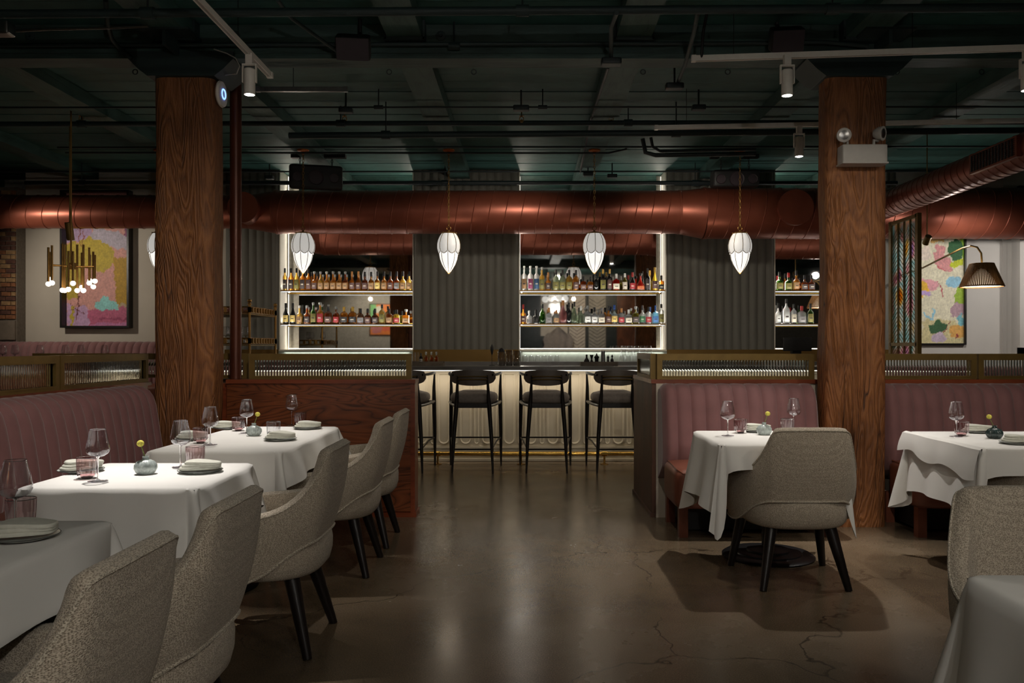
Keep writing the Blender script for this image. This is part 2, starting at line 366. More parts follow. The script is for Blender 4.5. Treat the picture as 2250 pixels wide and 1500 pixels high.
# ------------------------------------------------------------------ the room shell
YM, YP, YW = 10.95, 10.55, 10.6          # mirror plane, fluted panel plane, side walls
ZD, ZB, ZG = 3.55, 3.435, 3.35           # deck, beam and girder undersides
struct('floor', MB().box(-9, 9.5, -4.2, 12, -.1, 0), M['floor'])
struct('wall_back', MB().box(-9, 9.5, 11.2, 11.4, 0, 3.6), M['plaster'])
struct('wall_rear', MB().box(-9, 9.5, -4.4, -4.2, 0, 3.6), M['plaster'])
struct('wall_left', MB().box(-9.2, -9, -4.2, 11.4, 0, 3.6), M['plaster'])
struct('wall_right', MB().box(9.5, 9.7, -4.2, 11.4, 0, 3.6), M['plaster'])
ceil = T('ceiling', None, None, (0, 3, ZD), kind='structure')
make('deck_backing', MB().box(-9, 9.5, -4.2, 11.3, ZD+.03, ZD+.1), M['deck'], ceil)
y = -4.2; k = 0; pl = None
while y < 11.2:
    if pl is None:
        pl = make('plank', MB().box(-9, 9.5, .004, .236, 0, .035), M['deck'], None); pl.parent = ceil; pl.location = (0, 0, 0)
        pl.location = Vector((.25, y+.12-3, 0)); base = pl
    else:
        c = base.copy(); COL.objects.link(c); c.location = (.25, y+.12-3, .002*(k % 3)); c['_w'] = 0
    y += .24; k += 1
for i in range(10):
    xc = -7.245+1.6*i
    struct('beam', MB().box(xc-.122, xc+.122, 6.1, 11.2, ZB, ZD), M['beam'])
    struct('beam', MB().box(xc-.122, xc+.122, -4.2, 5.79, ZB, ZD), M['beam'])
g = T('girder_beam', None, None, (0, 5.945, ZG), kind='structure')
make('timber', MB().box(-9, 9.5, 5.79, 6.1, ZG, ZD), M['girder'], g)
make('ledge_board', MB().box(-9, 9.5, 5.80, 5.98, ZG-.035, ZG), M['girder'], g)
for i in range(1, 9):
    xc = -7.245+1.6*i
    mb = MB().box(xc-.14, xc+.14, 5.70, 5.79, ZB-.022, ZB-.002).box(xc-.142, xc-.126, 5.70, 5.79, ZB-.02, ZD).box(xc+.126, xc+.142, 5.70, 5.79, ZB-.02, ZD)
    make('beam_hanger', mb, M['teal'], g)
for i in range(1, 24):
    x = -7.2+.62*i
    if i % 3: make('eye_hook', MB().tube([(x, 6.0+.0, ZG-.045)]+[(x+.018*math.sin(a), 6.0, ZG-.063+.018*math.cos(a)) for a in [k*PI/5 for k in range(11)]], .004, 5), M['teal'], g)
for i in range(10):
    x = -6.4+1.45*i
    make('bolt_washer', MB().lathe([(.0, 0), (.035, 0), (.035, .008), (.014, .012), (.014, .03), (0, .03)], 12, (x, 5.79, 3.47), Matrix.Rotation(PI/2, 3, 'X')), M['teal'], g)
struct('trim_1', MB().box(-9, 9.5, -.1, .2, ZG, ZD), M['girder'])

# timber posts with teal steel capitals
def post(x0, x1, y0, y1, side):
    r = T('timber_post', None, None, ((x0+x1)/2, (y0+y1)/2, 0), kind='structure')
    cx, cy, a, b = (x0+x1)/2, (y0+y1)/2, (x1-x0)/2, (y1-y0)/2
    n, m = 40, 60
    def fn(i, j):
        t = 2*PI*(i+.5)/n; c, s = math.cos(t), math.sin(t); mx = max(abs(c), abs(s)); u, v = c/mx, s/mx
        ch = .94 if abs(u) > .85 and abs(v) > .85 else 1
        x, yy, z = cx+a*u*ch, cy+b*v*ch, 3.2*j/m
        q = mnoise.noise(Vector((x*3, yy*3, z*1.1+side*9)))*.014+mnoise.noise(Vector((x*14, yy*14, z*4)))*.005
        return Vector((x+u*q, yy+v*q, z))
    make('timber', MB().grid(fn, n, m+1, cu=True), M['post'], r)
    p = [(-.37, .17), (.37, .17), (.37, .12), (.30, .05), (.235, .0), (-.235, 0), (-.30, .05), (-.37, .12)]
    vs = [(cx+u, yy, 3.18+v) for yy in (y0-.03, y1+.06) for u, v in p]
    fs = [tuple(range(8)), tuple(range(15, 7, -1))]+[(k, k+8, (k+1) % 8+8, (k+1) % 8) for k in range(8)]
    make('steel_capital', MB().add(vs, fs), M['teal'], r, smooth=False)
    # gusset bracket on the girder above
    gx = cx+(.12 if side else -.02)
    make('gusset_bracket', MB().box(gx-.17, gx+.17, y0-.26, y0-.02, ZG+.07, ZG+.085).box(gx-.012, gx+.012, y0-.25, y0-.03, ZG-.03, ZG+.07), M['teal'], r)
    return r
post(-2.638, -2.216, 5.79, 6.05, 0)
post(2.135, 2.564, 5.79, 6.03, 1)

# ------------------------------------------------------------------ bar back: fluted panels, mirrors, LED lines
def fluted(n, x0, x1, z0=1.235, z1=ZD):
    nf = int((x1-x0)/.105+.5); N_ = nf*10+1
    def fn(i, j):
        x = x0+(x1-x0)*i/(N_-1); ph = (i % 10)/10
        return Vector((x, YP+.028-.024*abs(math.sin(PI*ph))**.9 if i % 10 else YP+.028, (z0, z1)[j]))
    mb = MB().grid(fn, N_, 2).box(x0, x1, YP+.028, YM+.02, z0, z1)
    return struct('wall_panel_'+str(n), mb, M['flute'])
PX = [(-3.87, -3.18), (-1.448, -.088), (1.817, 3.21), (4.62, 4.78)]
for n, (a, b) in enumerate(PX): fluted(n+1, a, b)
NI = [(-3.18, -1.448, 'left'), (-.088, 1.817, 'middle'), (3.21, 4.62, 'right')]
struct('wall_bar_back', MB().box(-3.9, 4.8, YM+.02, YM+.12, 0, ZD), M['plaster'])
for n, (a, b, nm) in enumerate(NI):
    struct('wall_niche_side_%d' % (2*n+1), MB().box(a, a+.012, YP+.02, YM+.02, 1.235, ZD), M['niche'])
    struct('wall_niche_side_%d' % (2*n+2), MB().box(b-.012, b, YP+.02, YM+.02, 1.235, ZD), M['niche'])
    mi = T('mirror', 'smoked mirror panel behind the shelves of the %s bar niche' % nm, 'mirror', ((a+b)/2, YM, 1.235), 'smoked mirrors behind the bar')
    e0, e1 = (.17, .06) if n == 0 else ((.05, .06) if n == 1 else (.02, .02))
    make('mirror_glass', MB().box(a+.012, b-.012, YM, YM+.012, 1.235, ZD), M['mirror'], mi)
    xs = a+.02; st = T('led_strip', 'glowing warm white LED strips edging the %s mirror niche' % nm, 'light', ((a+b)/2, YP+.05, 1.235), 'LED strips around the bar niches')
    for xx in ((a+.004, b-.004) if n < 2 else (a+.004,)):
        d = 1 if xx < (a+b)/2 else -1
        make('strip_line', MB().box(min(xx, xx+d*.010), max(xx, xx+d*.010), YM-.02, YM-.004, 1.24, ZD-.01), M['led'], st)
        lamp('AREA', 'led_light', (xx+d*.03, YM-.05, 2.3), 6, NEUT, (xx+d*.0, YP, 2.3), shape='RECTANGLE', size=.02, size_y=2.3).rotation_euler = (PI/2, 0, PI+d*.9)
    if n < 2: struct('wall_reflection_strip_%d' % (n+1), MB().box(*((a+.012, a+.15) if n == 0 else (b-.07, b-.012)), YM-.003, YM+.001, 1.235, ZD), M['plaster'])  # plaster-coloured strip standing in for a reflection at the mirror edge
    make('strip_line', MB().box(a+.01, b-.01, YM-.015, YM-.003, 1.24, 1.25), M['led'], st)
    # lit ledge and tiled splashback below
    struct('trim_%d' % (n+2), MB().box(a, b, YP, YM, 1.215, 1.235), M['niche'])
struct('wall_splashback', MB().box(-.088, 1.817, YP-.01, YP+.02, .9, 1.215), M['tile'])
struct('wall_splashback_2', MB().box(-3.18, -1.448, YP-.01, YP+.02, .9, 1.215), M['tile'])
for n, (a, b) in enumerate([(-3.87, -3.18), (-1.448, -.088), (1.817, 4.8)]):
    struct('trim_%d' % (n+6), MB().box(a, b, YP-.02, YP+.03, .9, 1.235), M['gold'])
lamp('AREA', 'led_light', (.86, YP-.03, 1.205), 1.6, (.97, 1, .95), (.86, YP-.05, .9), shape='RECTANGLE', size=1.8, size_y=.02)
lamp('AREA', 'led_light', (-2.3, YP-.03, 1.205), 1.4, (.97, 1, .95), (-2.3, YP-.05, .9), shape='RECTANGLE', size=1.6, size_y=.02)
bc = T('back_counter', 'dark back counter with cabinet doors under the bar mirrors', 'counter', (.4, 10.2, 0))
make('worktop', MB().box(-3.9, 4.8, 9.92, 10.54, .88, .92), M['counter'], bc)
make('carcass', MB().box(-3.88, 4.78, 9.97, 10.53, .1, .88), M['darkwood'], bc)
for k in range(10):
    dr = make('door', MB().box(-3.84+.86*k, -3.02+.86*k, 9.945, 9.97, .14, .85), M['darkwood'], bc)
    make('handle', MB().box(-3.10+.86*k, -3.08+.86*k, 9.92, 9.945, .6, .8), M['brass'], dr)
# shelves
def shelf(a, b, z, nm, up):
    t = T('bottle_shelf', '%s lit glass shelf of bottles in the %s mirror niche' % (up, nm), 'shelf', ((a+b)/2, 10.75, z), 'lit glass shelves behind the bar')
    make('glass_plate', MB().box(a+.012, b-.012, 10.585, 10.93, z-.012, z), M['shelfglass'], t)
    make('front_rail', MB().box(a+.012, b-.012, 10.575, 10.585, z-.012, z+.002), M['brass'], t)
    make('rear_rail', MB().box(a+.012, b-.012, 10.915, 10.925, z-.03, z-.012), M['pbrass'], t)
    make('light_strip', MB().box(a+.02, b-.02, 10.60, 10.625, z-.022, z-.013), M['ledc'], t)
    lamp('AREA', 'led_light', ((a+b)/2, 10.62, z+.012), 2.8, (1, .97, .9), ((a+b)/2, 10.75, z+.3), shape='RECTANGLE', size=(b-a)*.96, size_y=.01)
ZU, ZL = 2.0, 1.567
for a, b, nm in NI:
    shelf(a, b, ZU, nm, 'upper'); shelf(a, b, ZL, nm, 'lower')

# ------------------------------------------------------------------ far walls left and right
struct('wall_back_left', MB().box(-6.47, -3.87, YW, YW+.2, 0, ZD), M['cream'])
bw = T('wall_brick', None, None, (-7.6, 10.5, 0), kind='structure')
make('mortar_bed', MB().box(-9, -6.47, 10.42, 10.8, 0, 3.3), M['mortar'], bw)
bp = None; hb = .0585; lb = .125
random.seed(3); bmesh_ = {}
for r_ in range(28):
    z = 1.62+r_*hb; x = -6.475-(.06 if r_ % 2 else 0)
    first = True
    while x > -7.15:
        wd = (.06 if (first and r_ % 2) else lb)
        key = (wd, random.randint(0, 2))
        if key not in bmesh_:
            mm = MB().box(-wd+.006, -.006, -.03, 0, .005, hb-.005)
            o = make('brick', mm, [M['brick'], M['brick2'], M['brick3']][key[1]], bw, smooth=False)
            me = o.data
            for v in me.vertices: v.co += Vector(bw['_w'])
            bmesh_[key] = me; bpy.data.objects.remove(o)
        o = bpy.data.objects.new('brick', bmesh_[key]); COL.objects.link(o); o.parent = bw
        xx = -6.475 if first and r_ % 2 else x
        o.location = Vector((xx, 10.42+random.uniform(0, .01), z))-Vector(bw['_w']); first = False
        x -= lb if not (wd < .1) else 0
for i, (z0, z1) in enumerate([(1.36, 1.6)]):
    make('block', MB().box(-6.9, -6.48, 10.39, 10.43, z0, z1), M['concrete'], bw)
    make('block', MB().box(-7.4, -6.91, 10.39, 10.43, z0, z1), M['concrete'], bw)
struct('raised_floor_slab', MB().box(-9, -3.3, 6.7, 10.6, 0, .34), M['floor'])
struct('wall_back_right', MB().box(4.78, 9.5, YW, YW+.2, 0, ZD), M['whitewall'])
struct('trim_20', MB().box(6.16, 6.21, YW-.03, YW+.01, 0, ZD), M['whitewall'])
# built-in bookcase
bk = T('bookcase', 'white built-in bookcase with lit shelves beside the colourful painting', 'bookcase', (6.9, 10.45, 0))
fx0, fx1 = 6.215, 7.9
make('face_frame', MB().box(fx0, fx0+.09, 10.3, 10.36, 0, 3.3).box(fx1, fx1+.1, 10.3, 10.36, 0, 3.3).box(fx0, fx1+.1, 10.3, 10.36, 2.64, 3.3).box(fx0, fx1+.1, 10.3, 10.36, 0, 1.26), M['whitewall'], bk)
make('back_panel', MB().box(fx0, fx1, 10.58, 10.6, 0, 3.3), M['whitewall'], bk)
make('side_panel', MB().box(fx0+.06, fx0+.09, 10.36, 10.58, 0, 3.3), M['whitewall'], bk)
for z in (1.24, 1.66, 1.94, 2.14): make('shelf', MB().box(fx0+.09, fx1, 10.32, 10.58, z, z+.04), M['whitewall'], bk)
lamp('AREA', 'shelf_light', (7, 10.4, 2.6), 3, NEUT, (7, 10.45, 1), shape='RECTANGLE', size=1.4, size_y=.05)

# ------------------------------------------------------------------ duct work
def elbow_tube(pts, rs, name, mat, parent, seg=40, seam=.14, flange=()):
    make(name, MB().tube(pts, rs, seg), mat, parent)
def duct_run(parent, x0, x1, r, yc, zc, seams=.19, skew=.05):
    o = make('duct_section', MB().tube([(x0, yc, zc), (x1, yc, zc)], r, 48), M['copper'], parent)
    x = x0+seams*.5
    while x < x1-.02:
        pts = [(x+skew*math.sin(2*PI*k/48), yc+(r+.001)*math.cos(2*PI*k/48), zc+(r+.001)*math.sin(2*PI*k/48)) for k in range(48)]
        make('seam', MB().tube(pts, .005, 4, closed=True), M['copper'], o); x += seams
    for xx in (x0+.01, x1-.01):
        make('collar', MB().tube([(xx-.012, yc, zc), (xx+.012, yc, zc)], r+.006, 48), M['copper'], o)
YD = 9.8; ZC = 2.88
d = T('air_duct', 'long copper-brown spiral air duct spanning above the bar, behind the pendants', 'duct', (0, YD, 2.6))
duct_run(d, -2.98, 1.83, .256, YD, ZC)
make('reducer', MB().tube([(-3.3, YD, ZC), (-2.98, YD, ZC)], [.20, .256], 48), M['copper'], d)
make('reducer', MB().tube([(1.83, YD, ZC), (2.12, YD, ZC-.015)], [.256, .30], 48), M['copper'], d)
duct_run(d, 2.12, 7.5, .302, YD, ZC-.015)
duct_run(d, -6.9, -3.3, .197, YD, ZC+.005)
make('elbow', MB().tube([(-6.9, YD, ZC), (-7.2, YD-.06, ZC), (-7.4, YD-.25, ZC), (-7.5, YD-.6, ZC), (-7.5, 4.5, ZC)], .2, 32), M['copper'], d)
for px, r in ((527, .178), (1755, .205)):
    c = P(px, 460, YD-.45)
    make('end_cap', MB().tube([(c.x, YD, ZC-.0), (c.x, YD-.34, ZC)], r*.95, 40).tube([(c.x, YD-.36, ZC), (c.x, YD-.30, ZC)], r, 40), M['copper'], d)
d2 = T('air_duct', 'narrow copper-brown spiral duct with a vent grille, running forward near the bookcase', 'duct', (4.1, 7, 2.73))
make('duct_section', MB().tube([(4.1, 2.5, ZC), (4.1, 9.50, ZC)], .148, 40), M['copper'], d2)
y = 5.2
while y < 9.6:
    make('seam', MB().tube([(4.1+.149*math.cos(2*PI*k/40), y+.03*math.sin(2*PI*k/40), ZC+.149*math.sin(2*PI*k/40)) for k in range(40)], .003, 4, closed=True), M['copper'], d2); y += .11
vg = make('vent_grille', MB().box(3.925, 3.965, 6.55, 7.25, ZC-.085, ZC+.085), M['copper'], d2)
mb = MB()
for k in range(14): mb.box(3.915, 3.925, 6.60+.046*k, 6.612+.046*k, ZC-.07, ZC+.07)
for k in range(9): mb.box(3.918, 3.926, 6.58, 7.22, ZC-.066+.0165*k, ZC-.062+.0165*k)
make('grille_mesh', mb, M['black'], vg)

# brown riser pipe beside the post
solo('riser_pipe', 'brown painted vertical pipe rising beside the timber post at the half wall', 'pipe', MB().tube([(-2.203, 6.225, 1.031), (-2.203, 6.225, ZG)], .043, 20).tube([(-2.203, 6.225, 1.9), (-2.203, 6.225, 1.915)], .045, 20), M['stand'])

# ------------------------------------------------------------------ half walls with fluted glass screens
def glass_screen(name_label, p0, p1, z0, z1, fw=.04, th=.05):
    p0, p1 = Vector(p0), Vector(p1); Lg = (p1-p0).length; ang = math.atan2((p1-p0).y, (p1-p0).x)
    R = Matrix.Translation(Vector((p0.x, p0.y, 0))) @ Matrix.Rotation(ang, 4, 'Z')
    t = T('glass_screen', name_label, 'screen', ((p0.x+p1.x)/2, (p0.y+p1.y)/2, z0), 'fluted glass screens on the half walls')
    h = th/2
    for (a, b, c, e) in ((0, Lg, z0, z0+fw*.45), (0, Lg, z1-fw, z1)): make('rail', MB().box(a, b, -h, h, c, e, R), M['bronze'], t, smooth=False)
    for (a, b) in ((0, fw), (Lg-fw, Lg)): make('stile', MB().box(a, b, -h, h, z0+fw*.45, z1-fw, R), M['bronze'], t, smooth=False)
    bd = .008
    make('bead', MB().box(fw, Lg-fw, -h-.004, -h+.012, z1-fw-bd, z1-fw, R).box(fw, Lg-fw, -h-.004, -h+.012, z0+fw*.45, z0+fw*.45+bd, R), M['bronze'], t, smooth=False)
    n = max(4, int((Lg-2*fw)/.0215)); ng = n*6+1; za, zb = z0+fw*.45, z1-fw
    def fr(i, j):
        x = fw+(Lg-2*fw)*i/(ng-1); return R @ Vector((x, -.004-.006*abs(math.sin(PI*(i % 6)/6)), (za, zb)[j]))
    def bk_(i, j):
        x = fw+(Lg-2*fw)*i/(ng-1); return R @ Vector((x, .004, (zb, za)[j]))
    def sec_(i, j):
        x = fw+(Lg-2*fw)*i/(ng-1); yf = -.004-.0065*abs(math.sin(PI*(i % 6)/6))
        return R @ Vector((x, (yf, yf, .004, .004)[j], (za, zb, zb, za)[j]))
    make('fluted_pane', MB().grid(sec_, ng, 4, cv=True, capu=True), M['rib2'], t)
    return t
def ribmat():
    m, nt, bs = newmat('fluted_glass_pane')
    bs.inputs['Base Color'].default_value = (.80, .84, .82, 1); bs.inputs['Transmission Weight'].default_value = 1
    bs.inputs['Roughness'].default_value = .03; bs.inputs['IOR'].default_value = 1.42
    n = N(nt, 'ShaderNodeTexNoise', Scale=30.0); L(nt, coords(nt), n.inputs['Vector']); bump(nt, bs, n.outputs[0], .02, .001)
    return m
M['rib2'] = ribmat()
# left half wall, facing the room
hw = T('half_wall', None, None, (-1.55, 6.22, 0), kind='structure')
make('oak_panel', MB().box(-2.24, -.862, 6.14, 6.16, .04, 1.0), M['panelwood'], hw, smooth=False)
make('core', MB().box(-2.4, -.862, 6.16, 6.30, 0, 1.0), M['trimwood'], hw, smooth=False)
make('corner_post', MB().box(-.862, -.829, 6.135, 6.31, .03, 1.0), M['trimwood'], hw, smooth=False)
make('cap_rail', MB().box(-2.24, -.824, 6.12, 6.32, 1.0, 1.03), M['trimwood'], hw, smooth=False)
make('base_moulding', MB().box(-2.24, -.818, 6.125, 6.33, 0, .035), M['trimwood'], hw, smooth=False)
glass_screen('fluted glass screen on the oak half wall in front of the bar', (-2.085, 6.2), (-.862, 6.2), 1.03, 1.222)
glass_screen('short fluted glass screen tucked behind the post and brown riser pipe', (-2.55, 6.34), (-2.135, 6.34), 1.03, 1.222)
# right half wall with its return along the aisle
hr = T('half_wall', None, None, (1.55, 6.3, 0), kind='structure')
make('end_panel', MB().box(.944, .975, 6.13, 7.15, .0, 1.0), M['endwood'], hr, smooth=False)
make('core', MB().box(.975, 2.3, 6.14, 6.30, 0, 1.0), M['cream'], hr, smooth=False)
make('cream_edge', MB().box(.975, 1.1, 6.12, 6.14, .0, 1.0), M['cream'], hr, smooth=False)
make('cap_rail', MB().box(.938, 2.2, 6.12, 6.32, 1.0, 1.03).box(.938, 1.06, 6.32, 7.16, 1.0, 1.03), M['trimwood'], hr, smooth=False)
make('base_moulding', MB().box(.932, .98, 6.125, 7.16, 0, .03), M['endwood'], hr, smooth=False)
glass_screen('fluted glass screen above the two-seat banquette between walkway and post', (.985, 6.165), (2.165, 6.165), 1.03, 1.222)
glass_screen('short return screen of fluted glass at the walkway corner', (.97, 6.95), (.97, 6.20), 1.03, 1.222)
# right of the post
hq = T('half_wall', None, None, (4.3, 6.22, 0), kind='structure')
make('core', MB().box(2.52, 6.5, 6.14, 6.30, 0, 1.0), M['cream'], hq, smooth=False)
make('cap_rail', MB().box(2.52, 6.5, 6.12, 6.32, 1.0, 1.03), M['trimwood'], hq, smooth=False)
glass_screen('fluted glass screen directly beyond the post with the emergency light', (2.60, 6.2), (3.40, 6.2), 1.03, 1.222)
glass_screen('fluted glass screen below the bookcase at the edge of the view', (3.415, 6.2), (4.6, 6.2), 1.03, 1.222)
# left booth partition along the room
hl = T('half_wall', None, None, (-2.92, 4, 0), kind='structure')
make('core', MB().box(-3.02, -2.86, 1.0, 6.2, 0, .985), M['trimwood'], hl, smooth=False)
make('cap_rail', MB().box(-3.04, -2.83, 1.0, 6.2, .985, 1.01), M['trimwood'], hl, smooth=False)
glass_screen('fluted glass screen over the long banquette, end panel by the post', (-2.88, 5.03), (-2.88, 6.2), 1.01, 1.222)
glass_screen('fluted glass screen over the long banquette, cut by the picture edge', (-2.88, 3.8), (-2.88, 5.02), 1.01, 1.222)
glass_screen('bronze framed glass screen seen beyond the banquette screens', (-3.9, 6.5), (-2.7, 6.5), 1.03, 1.222)
struct('half_wall_far', MB().box(-3.95, -3.03, 6.45, 6.55, 0, 1.03), M['trimwood'])

# ------------------------------------------------------------------ banquettes
def banquette(label, org, ang, Lb, d0=.0, chan=.1035, seat=(.20, .72), legs=True, top=1.0, zseat=.47, seed=0, body=True):
    t = T('banquette', label, 'bench', org, None); R = Matrix.Translation(Vector(org)) @ Matrix.Rotation(ang, 4, 'Z')
    k = top/1.0                                          # local: x along, -y towards the sitter, wall at y=0
    prof = [(0, .30), (0, .6), (0, .96*k), (.012, .985*k), (.04, .998*k), (.10, 1.0*k), (.15, .99*k), (.19, .965*k), (.215, .93*k), (.235, .87*k), (.252, .78), (.268, .68), (.280, .6), (.286, .53), (.28, .47), (.26, .42), (.2, .38)]
    if k != 1: prof = [(a, b if b > .9*k else b*k) for a, b in prof]
    nch = max(1, int(round(Lb/chan))); per = 8; nu = nch*per+1
    def fn(i, j):
        x = Lb*i/(nu-1); ph = (i % per)/per; dd, z = prof[j]
        bul = (.5-.5*math.cos(2*PI*ph))**.34 if i % per else 0
        e = min(x, Lb-x); er = max(0, 1-e/.05)**2*.05
        w_ = min(1, max(0, (dd-.02)/.15))
        nz = .004*mnoise.noise(Vector((x*5+seed, z*5, 0)))
        return R @ Vector((x, -(dd+(.024*bul-.017)*w_+nz*w_-er*w_), z+(.007*bul-er*.7)*min(1, max(0, (z-.8*k)/.2))))
    make('channel_back', MB().grid(fn, nu, len(prof), cv=True, capu=True), M['velvet'], t)
    mb = MB()
    for q in range(1, nch):
        x = Lb*q/nch
        mb.tube([R @ Vector((x, -(dd-.020), z)) for dd, z in prof[4:15]], .0018, 4)
    make('seam', mb, M['seam'], t)
    if body:
        s0, s1 = seat
        make('seat_cushion', MB().rbox(.0, Lb, -s1, -.2, zseat-.27, zseat, .05, 10, .012, R), M['leather'], t)
        make('piping', MB().tube([R @ Vector(p) for p in ((.03, -.26, zseat-.004), (.02, -s1+.05, zseat-.01), (.05, -s1+.015, zseat-.03), (Lb-.05, -s1+.015, zseat-.03), (Lb-.02, -s1+.05, zseat-.01), (Lb-.03, -.26, zseat-.004))], .006, 6), M['leather'], t)
        make('kick_base', MB().box(.12, Lb-.12, -s1+.25, -.05, 0.02, zseat-.25, R), M['black'], t)
        nl = max(2, int(Lb/1.0)+1)
        for q in range(nl):
            x = .07+(Lb-.14)*q/(nl-1)
            for yy in (-s1+.12, -.12): make('leg', MB().box(x-.03, x+.03, yy-.03, yy+.03, 0, zseat-.25, R), M['leather'], t)
    return t
banquette('mauve channel-backed banquette between the walkway half wall and the post', (.985, 6.10, 0), 0, 1.125)
banquette('mauve channel-backed banquette beyond the post, running out of the picture', (2.58, 6.10, 0), 0, 3.6, seed=5)
banquette('long mauve channel-backed banquette along the row of three tables', (-2.815, 1.2, 0), PI/2, 4.55, seed=9)
banquette('distant mauve banquette under the pink and yellow painting', (-8.4, 10.38, .34), 0, 4.35, chan=.092, top=.99, seed=2)
banquette('distant mauve banquette behind the fluted screens under the colourful painting', (4.3, 9.6, 0), 0, 3.0, chan=.1, top=1.03, seed=3)
# ------------------------------------------------------------------ the bar
bar = T('bar_counter', 'long bar with grey stone top and cream panelled front lit from under the lip', 'bar', (.1, 9.2, 0))
make('countertop', MB().box(-2.95, 3.6, 8.80, 9.52, 1.02, 1.06), M['counter'], bar)
make('back_ledge', MB().box(-2.95, 3.6, 9.46, 9.56, 1.06, 1.10), M['counter'], bar)
make('bar_body', MB().box(-2.93, 3.55, 9.12, 9.5, 0.0, 1.02), M['barpanel'], bar)
make('light_strip', MB().box(-2.93, 3.5, 8.93, 8.95, 1.008, 1.02), M['led'], bar)
def stadium(x, w, z0, z1, r=.013):
    pts = [(x-w/2, 9.118, z1), (x-w/2, 9.118, z0+w/2)]+[(x-w/2*math.cos(a), 9.118, z0+w/2-w/2*math.sin(a)) for a in [PI*k/10 for k in range(1, 10)]]+[(x+w/2, 9.118, z0+w/2), (x+w/2, 9.118, z1)]
    return MB().tube(pts, r, 6, closed=True)
x = -2.85
while x < 3.45:
    make('flute_moulding', stadium(x, .115, .195, .965), M['barpanel'], bar)
    make('flute_moulding', stadium(x+.122, .046, .195, .965, .010), M['barpanel'], bar)
    x += .2425
for z, r in ((.155, .012), (.125, .010), (.018, .013)):
    make('base_moulding', MB().box(-2.93, 3.55, 9.12-r*1.6, 9.13, z-r, z+r), M['barpanel'], bar)
fr = T('foot_rail', 'polished brass foot rail on short posts along the bar', 'rail', (.1, 8.872, 0))
make('rail', MB().tube([(-2.93, 8.872, .115), (3.5, 8.872, .115)], .021, 14), M['pbrass'], fr)
for px in (598, 780, 962, 1145, 1328, 1510, 1692):
    X = (px-CX)*8.872/F
    make('bracket', MB().tube([(X, 8.872, .012), (X, 8.872, .095)], .011, 10).lathe([(0, 0), (.045, 0), (.045, .006), (.02, .012), (0, .012)], 16, (X, 8.872, 0)).tube([(X-.028, 8.872, .115), (X+.028, 8.872, .115)], .027, 14), M['pbrass'], fr)

# ------------------------------------------------------------------ bar stool (faces +Y)
def stool():
    t = T('bar_stool', 'x', 'stool', (0, 0, 0), 'bar stools along the counter')
    for s in (-1, 1):
        make('leg', MB().tube([(s*.205, -.285, 0), (s*.190, -.262, .35), (s*.166, -.235, .68), (s*.158, -.25, .80), (s*.150, -.275, .985)], [.010, .020, .024, .018, .009], 10), M['ebony'], t)
        make('leg', MB().tube([(s*.270, .285, 0), (s*.268, .275, .35), (s*.262, .262, .68), (s*.262, .255, .85), (s*.268, .25, .985)], [.010, .019, .023, .017, .009], 10), M['ebony'], t)
        make('armrest', MB().tube([(s*.268, .27, .985), (s*.270, .24, .993), (s*.262, .05, .992), (s*.24, -.14, .99), (s*.20, -.235, .988)], [.010, .014, .015, .014, .011], 10), M['ebony'], t)
        make('stretcher', MB().tube([(s*.195, -.268, .24), (s*.235, -.02, .30), (s*.266, .278, .30)], .008, 6), M['ebony'], t)
    make('stretcher', MB().tube([(-.195, -.27, .24), (.195, -.27, .24)], .009, 6), M['ebony'], t)
    make('stretcher', MB().tube([(-.268, .277, .30), (.268, .277, .30)], .009, 6), M['ebony'], t)
    make('seat_frame', MB().box(-.165, .165, -.25, -.215, .655, .70).box(-.26, .26, .235, .262, .66, .70)
         .tube([(-.166, -.235, .675), (-.23, -.1, .685), (-.262, .1, .69), (-.262, .255, .69)], .016, 6).tube([(.166, -.235, .675), (.23, -.1, .685), (.262, .1, .69), (.262, .255, .69)], .016, 6), M['ebony'], t)
    make('seat', MB().rbox(-.245, .245, -.225, .245, .695, .80, .05, 3.2, .022), M['stoolseat'], t)
    def bk(i, j):
        u = -1+2*i/24; prof = [(0, -.5), (1, -.5), (1, .5), (0, .5)]
        au = abs(u); r_ = max(0, (au-.80)/.20); a = u*.23; yy = -.275+.085*au**2.2
        zt_ = 1.038-.012*au**2-.038*(1-math.sqrt(max(0, 1-r_*r_))); zb_ = .880+.040*au**2.4+.030*(1-math.sqrt(max(0, 1-r_*r_)))
        zm = (zt_+zb_)/2; k = [(-.010, zb_), (.010, zb_), (.016, zm), (.010, zt_), (-.010, zt_), (-.016, zm)][j]
        return Vector((a, yy+k[0], k[1]))
    make('backrest', MB().grid(bk, 25, 6, cv=True, capu=True), M['stoolback'], t)
    for z in (.945, .975): make('back_bar', MB().tube([(-.150, -.296, z), (0, -.300, z), (.150, -.296, z)], .006, 6), M['bronze'], t)
    return t
ST = stool(); index()
for px, lb in ((884, 'dark framed bar stool half hidden by the oak half wall'), (1038.5, 'second bar stool from the oak half wall, whole in view'),
               (1201, 'third bar stool from the oak half wall, whole in view'), (1356, 'bar stool partly hidden by the brown end panel of the walkway')):
    place(ST, ((px-CX)*8.26/F, 8.52, 0), 0, lb)

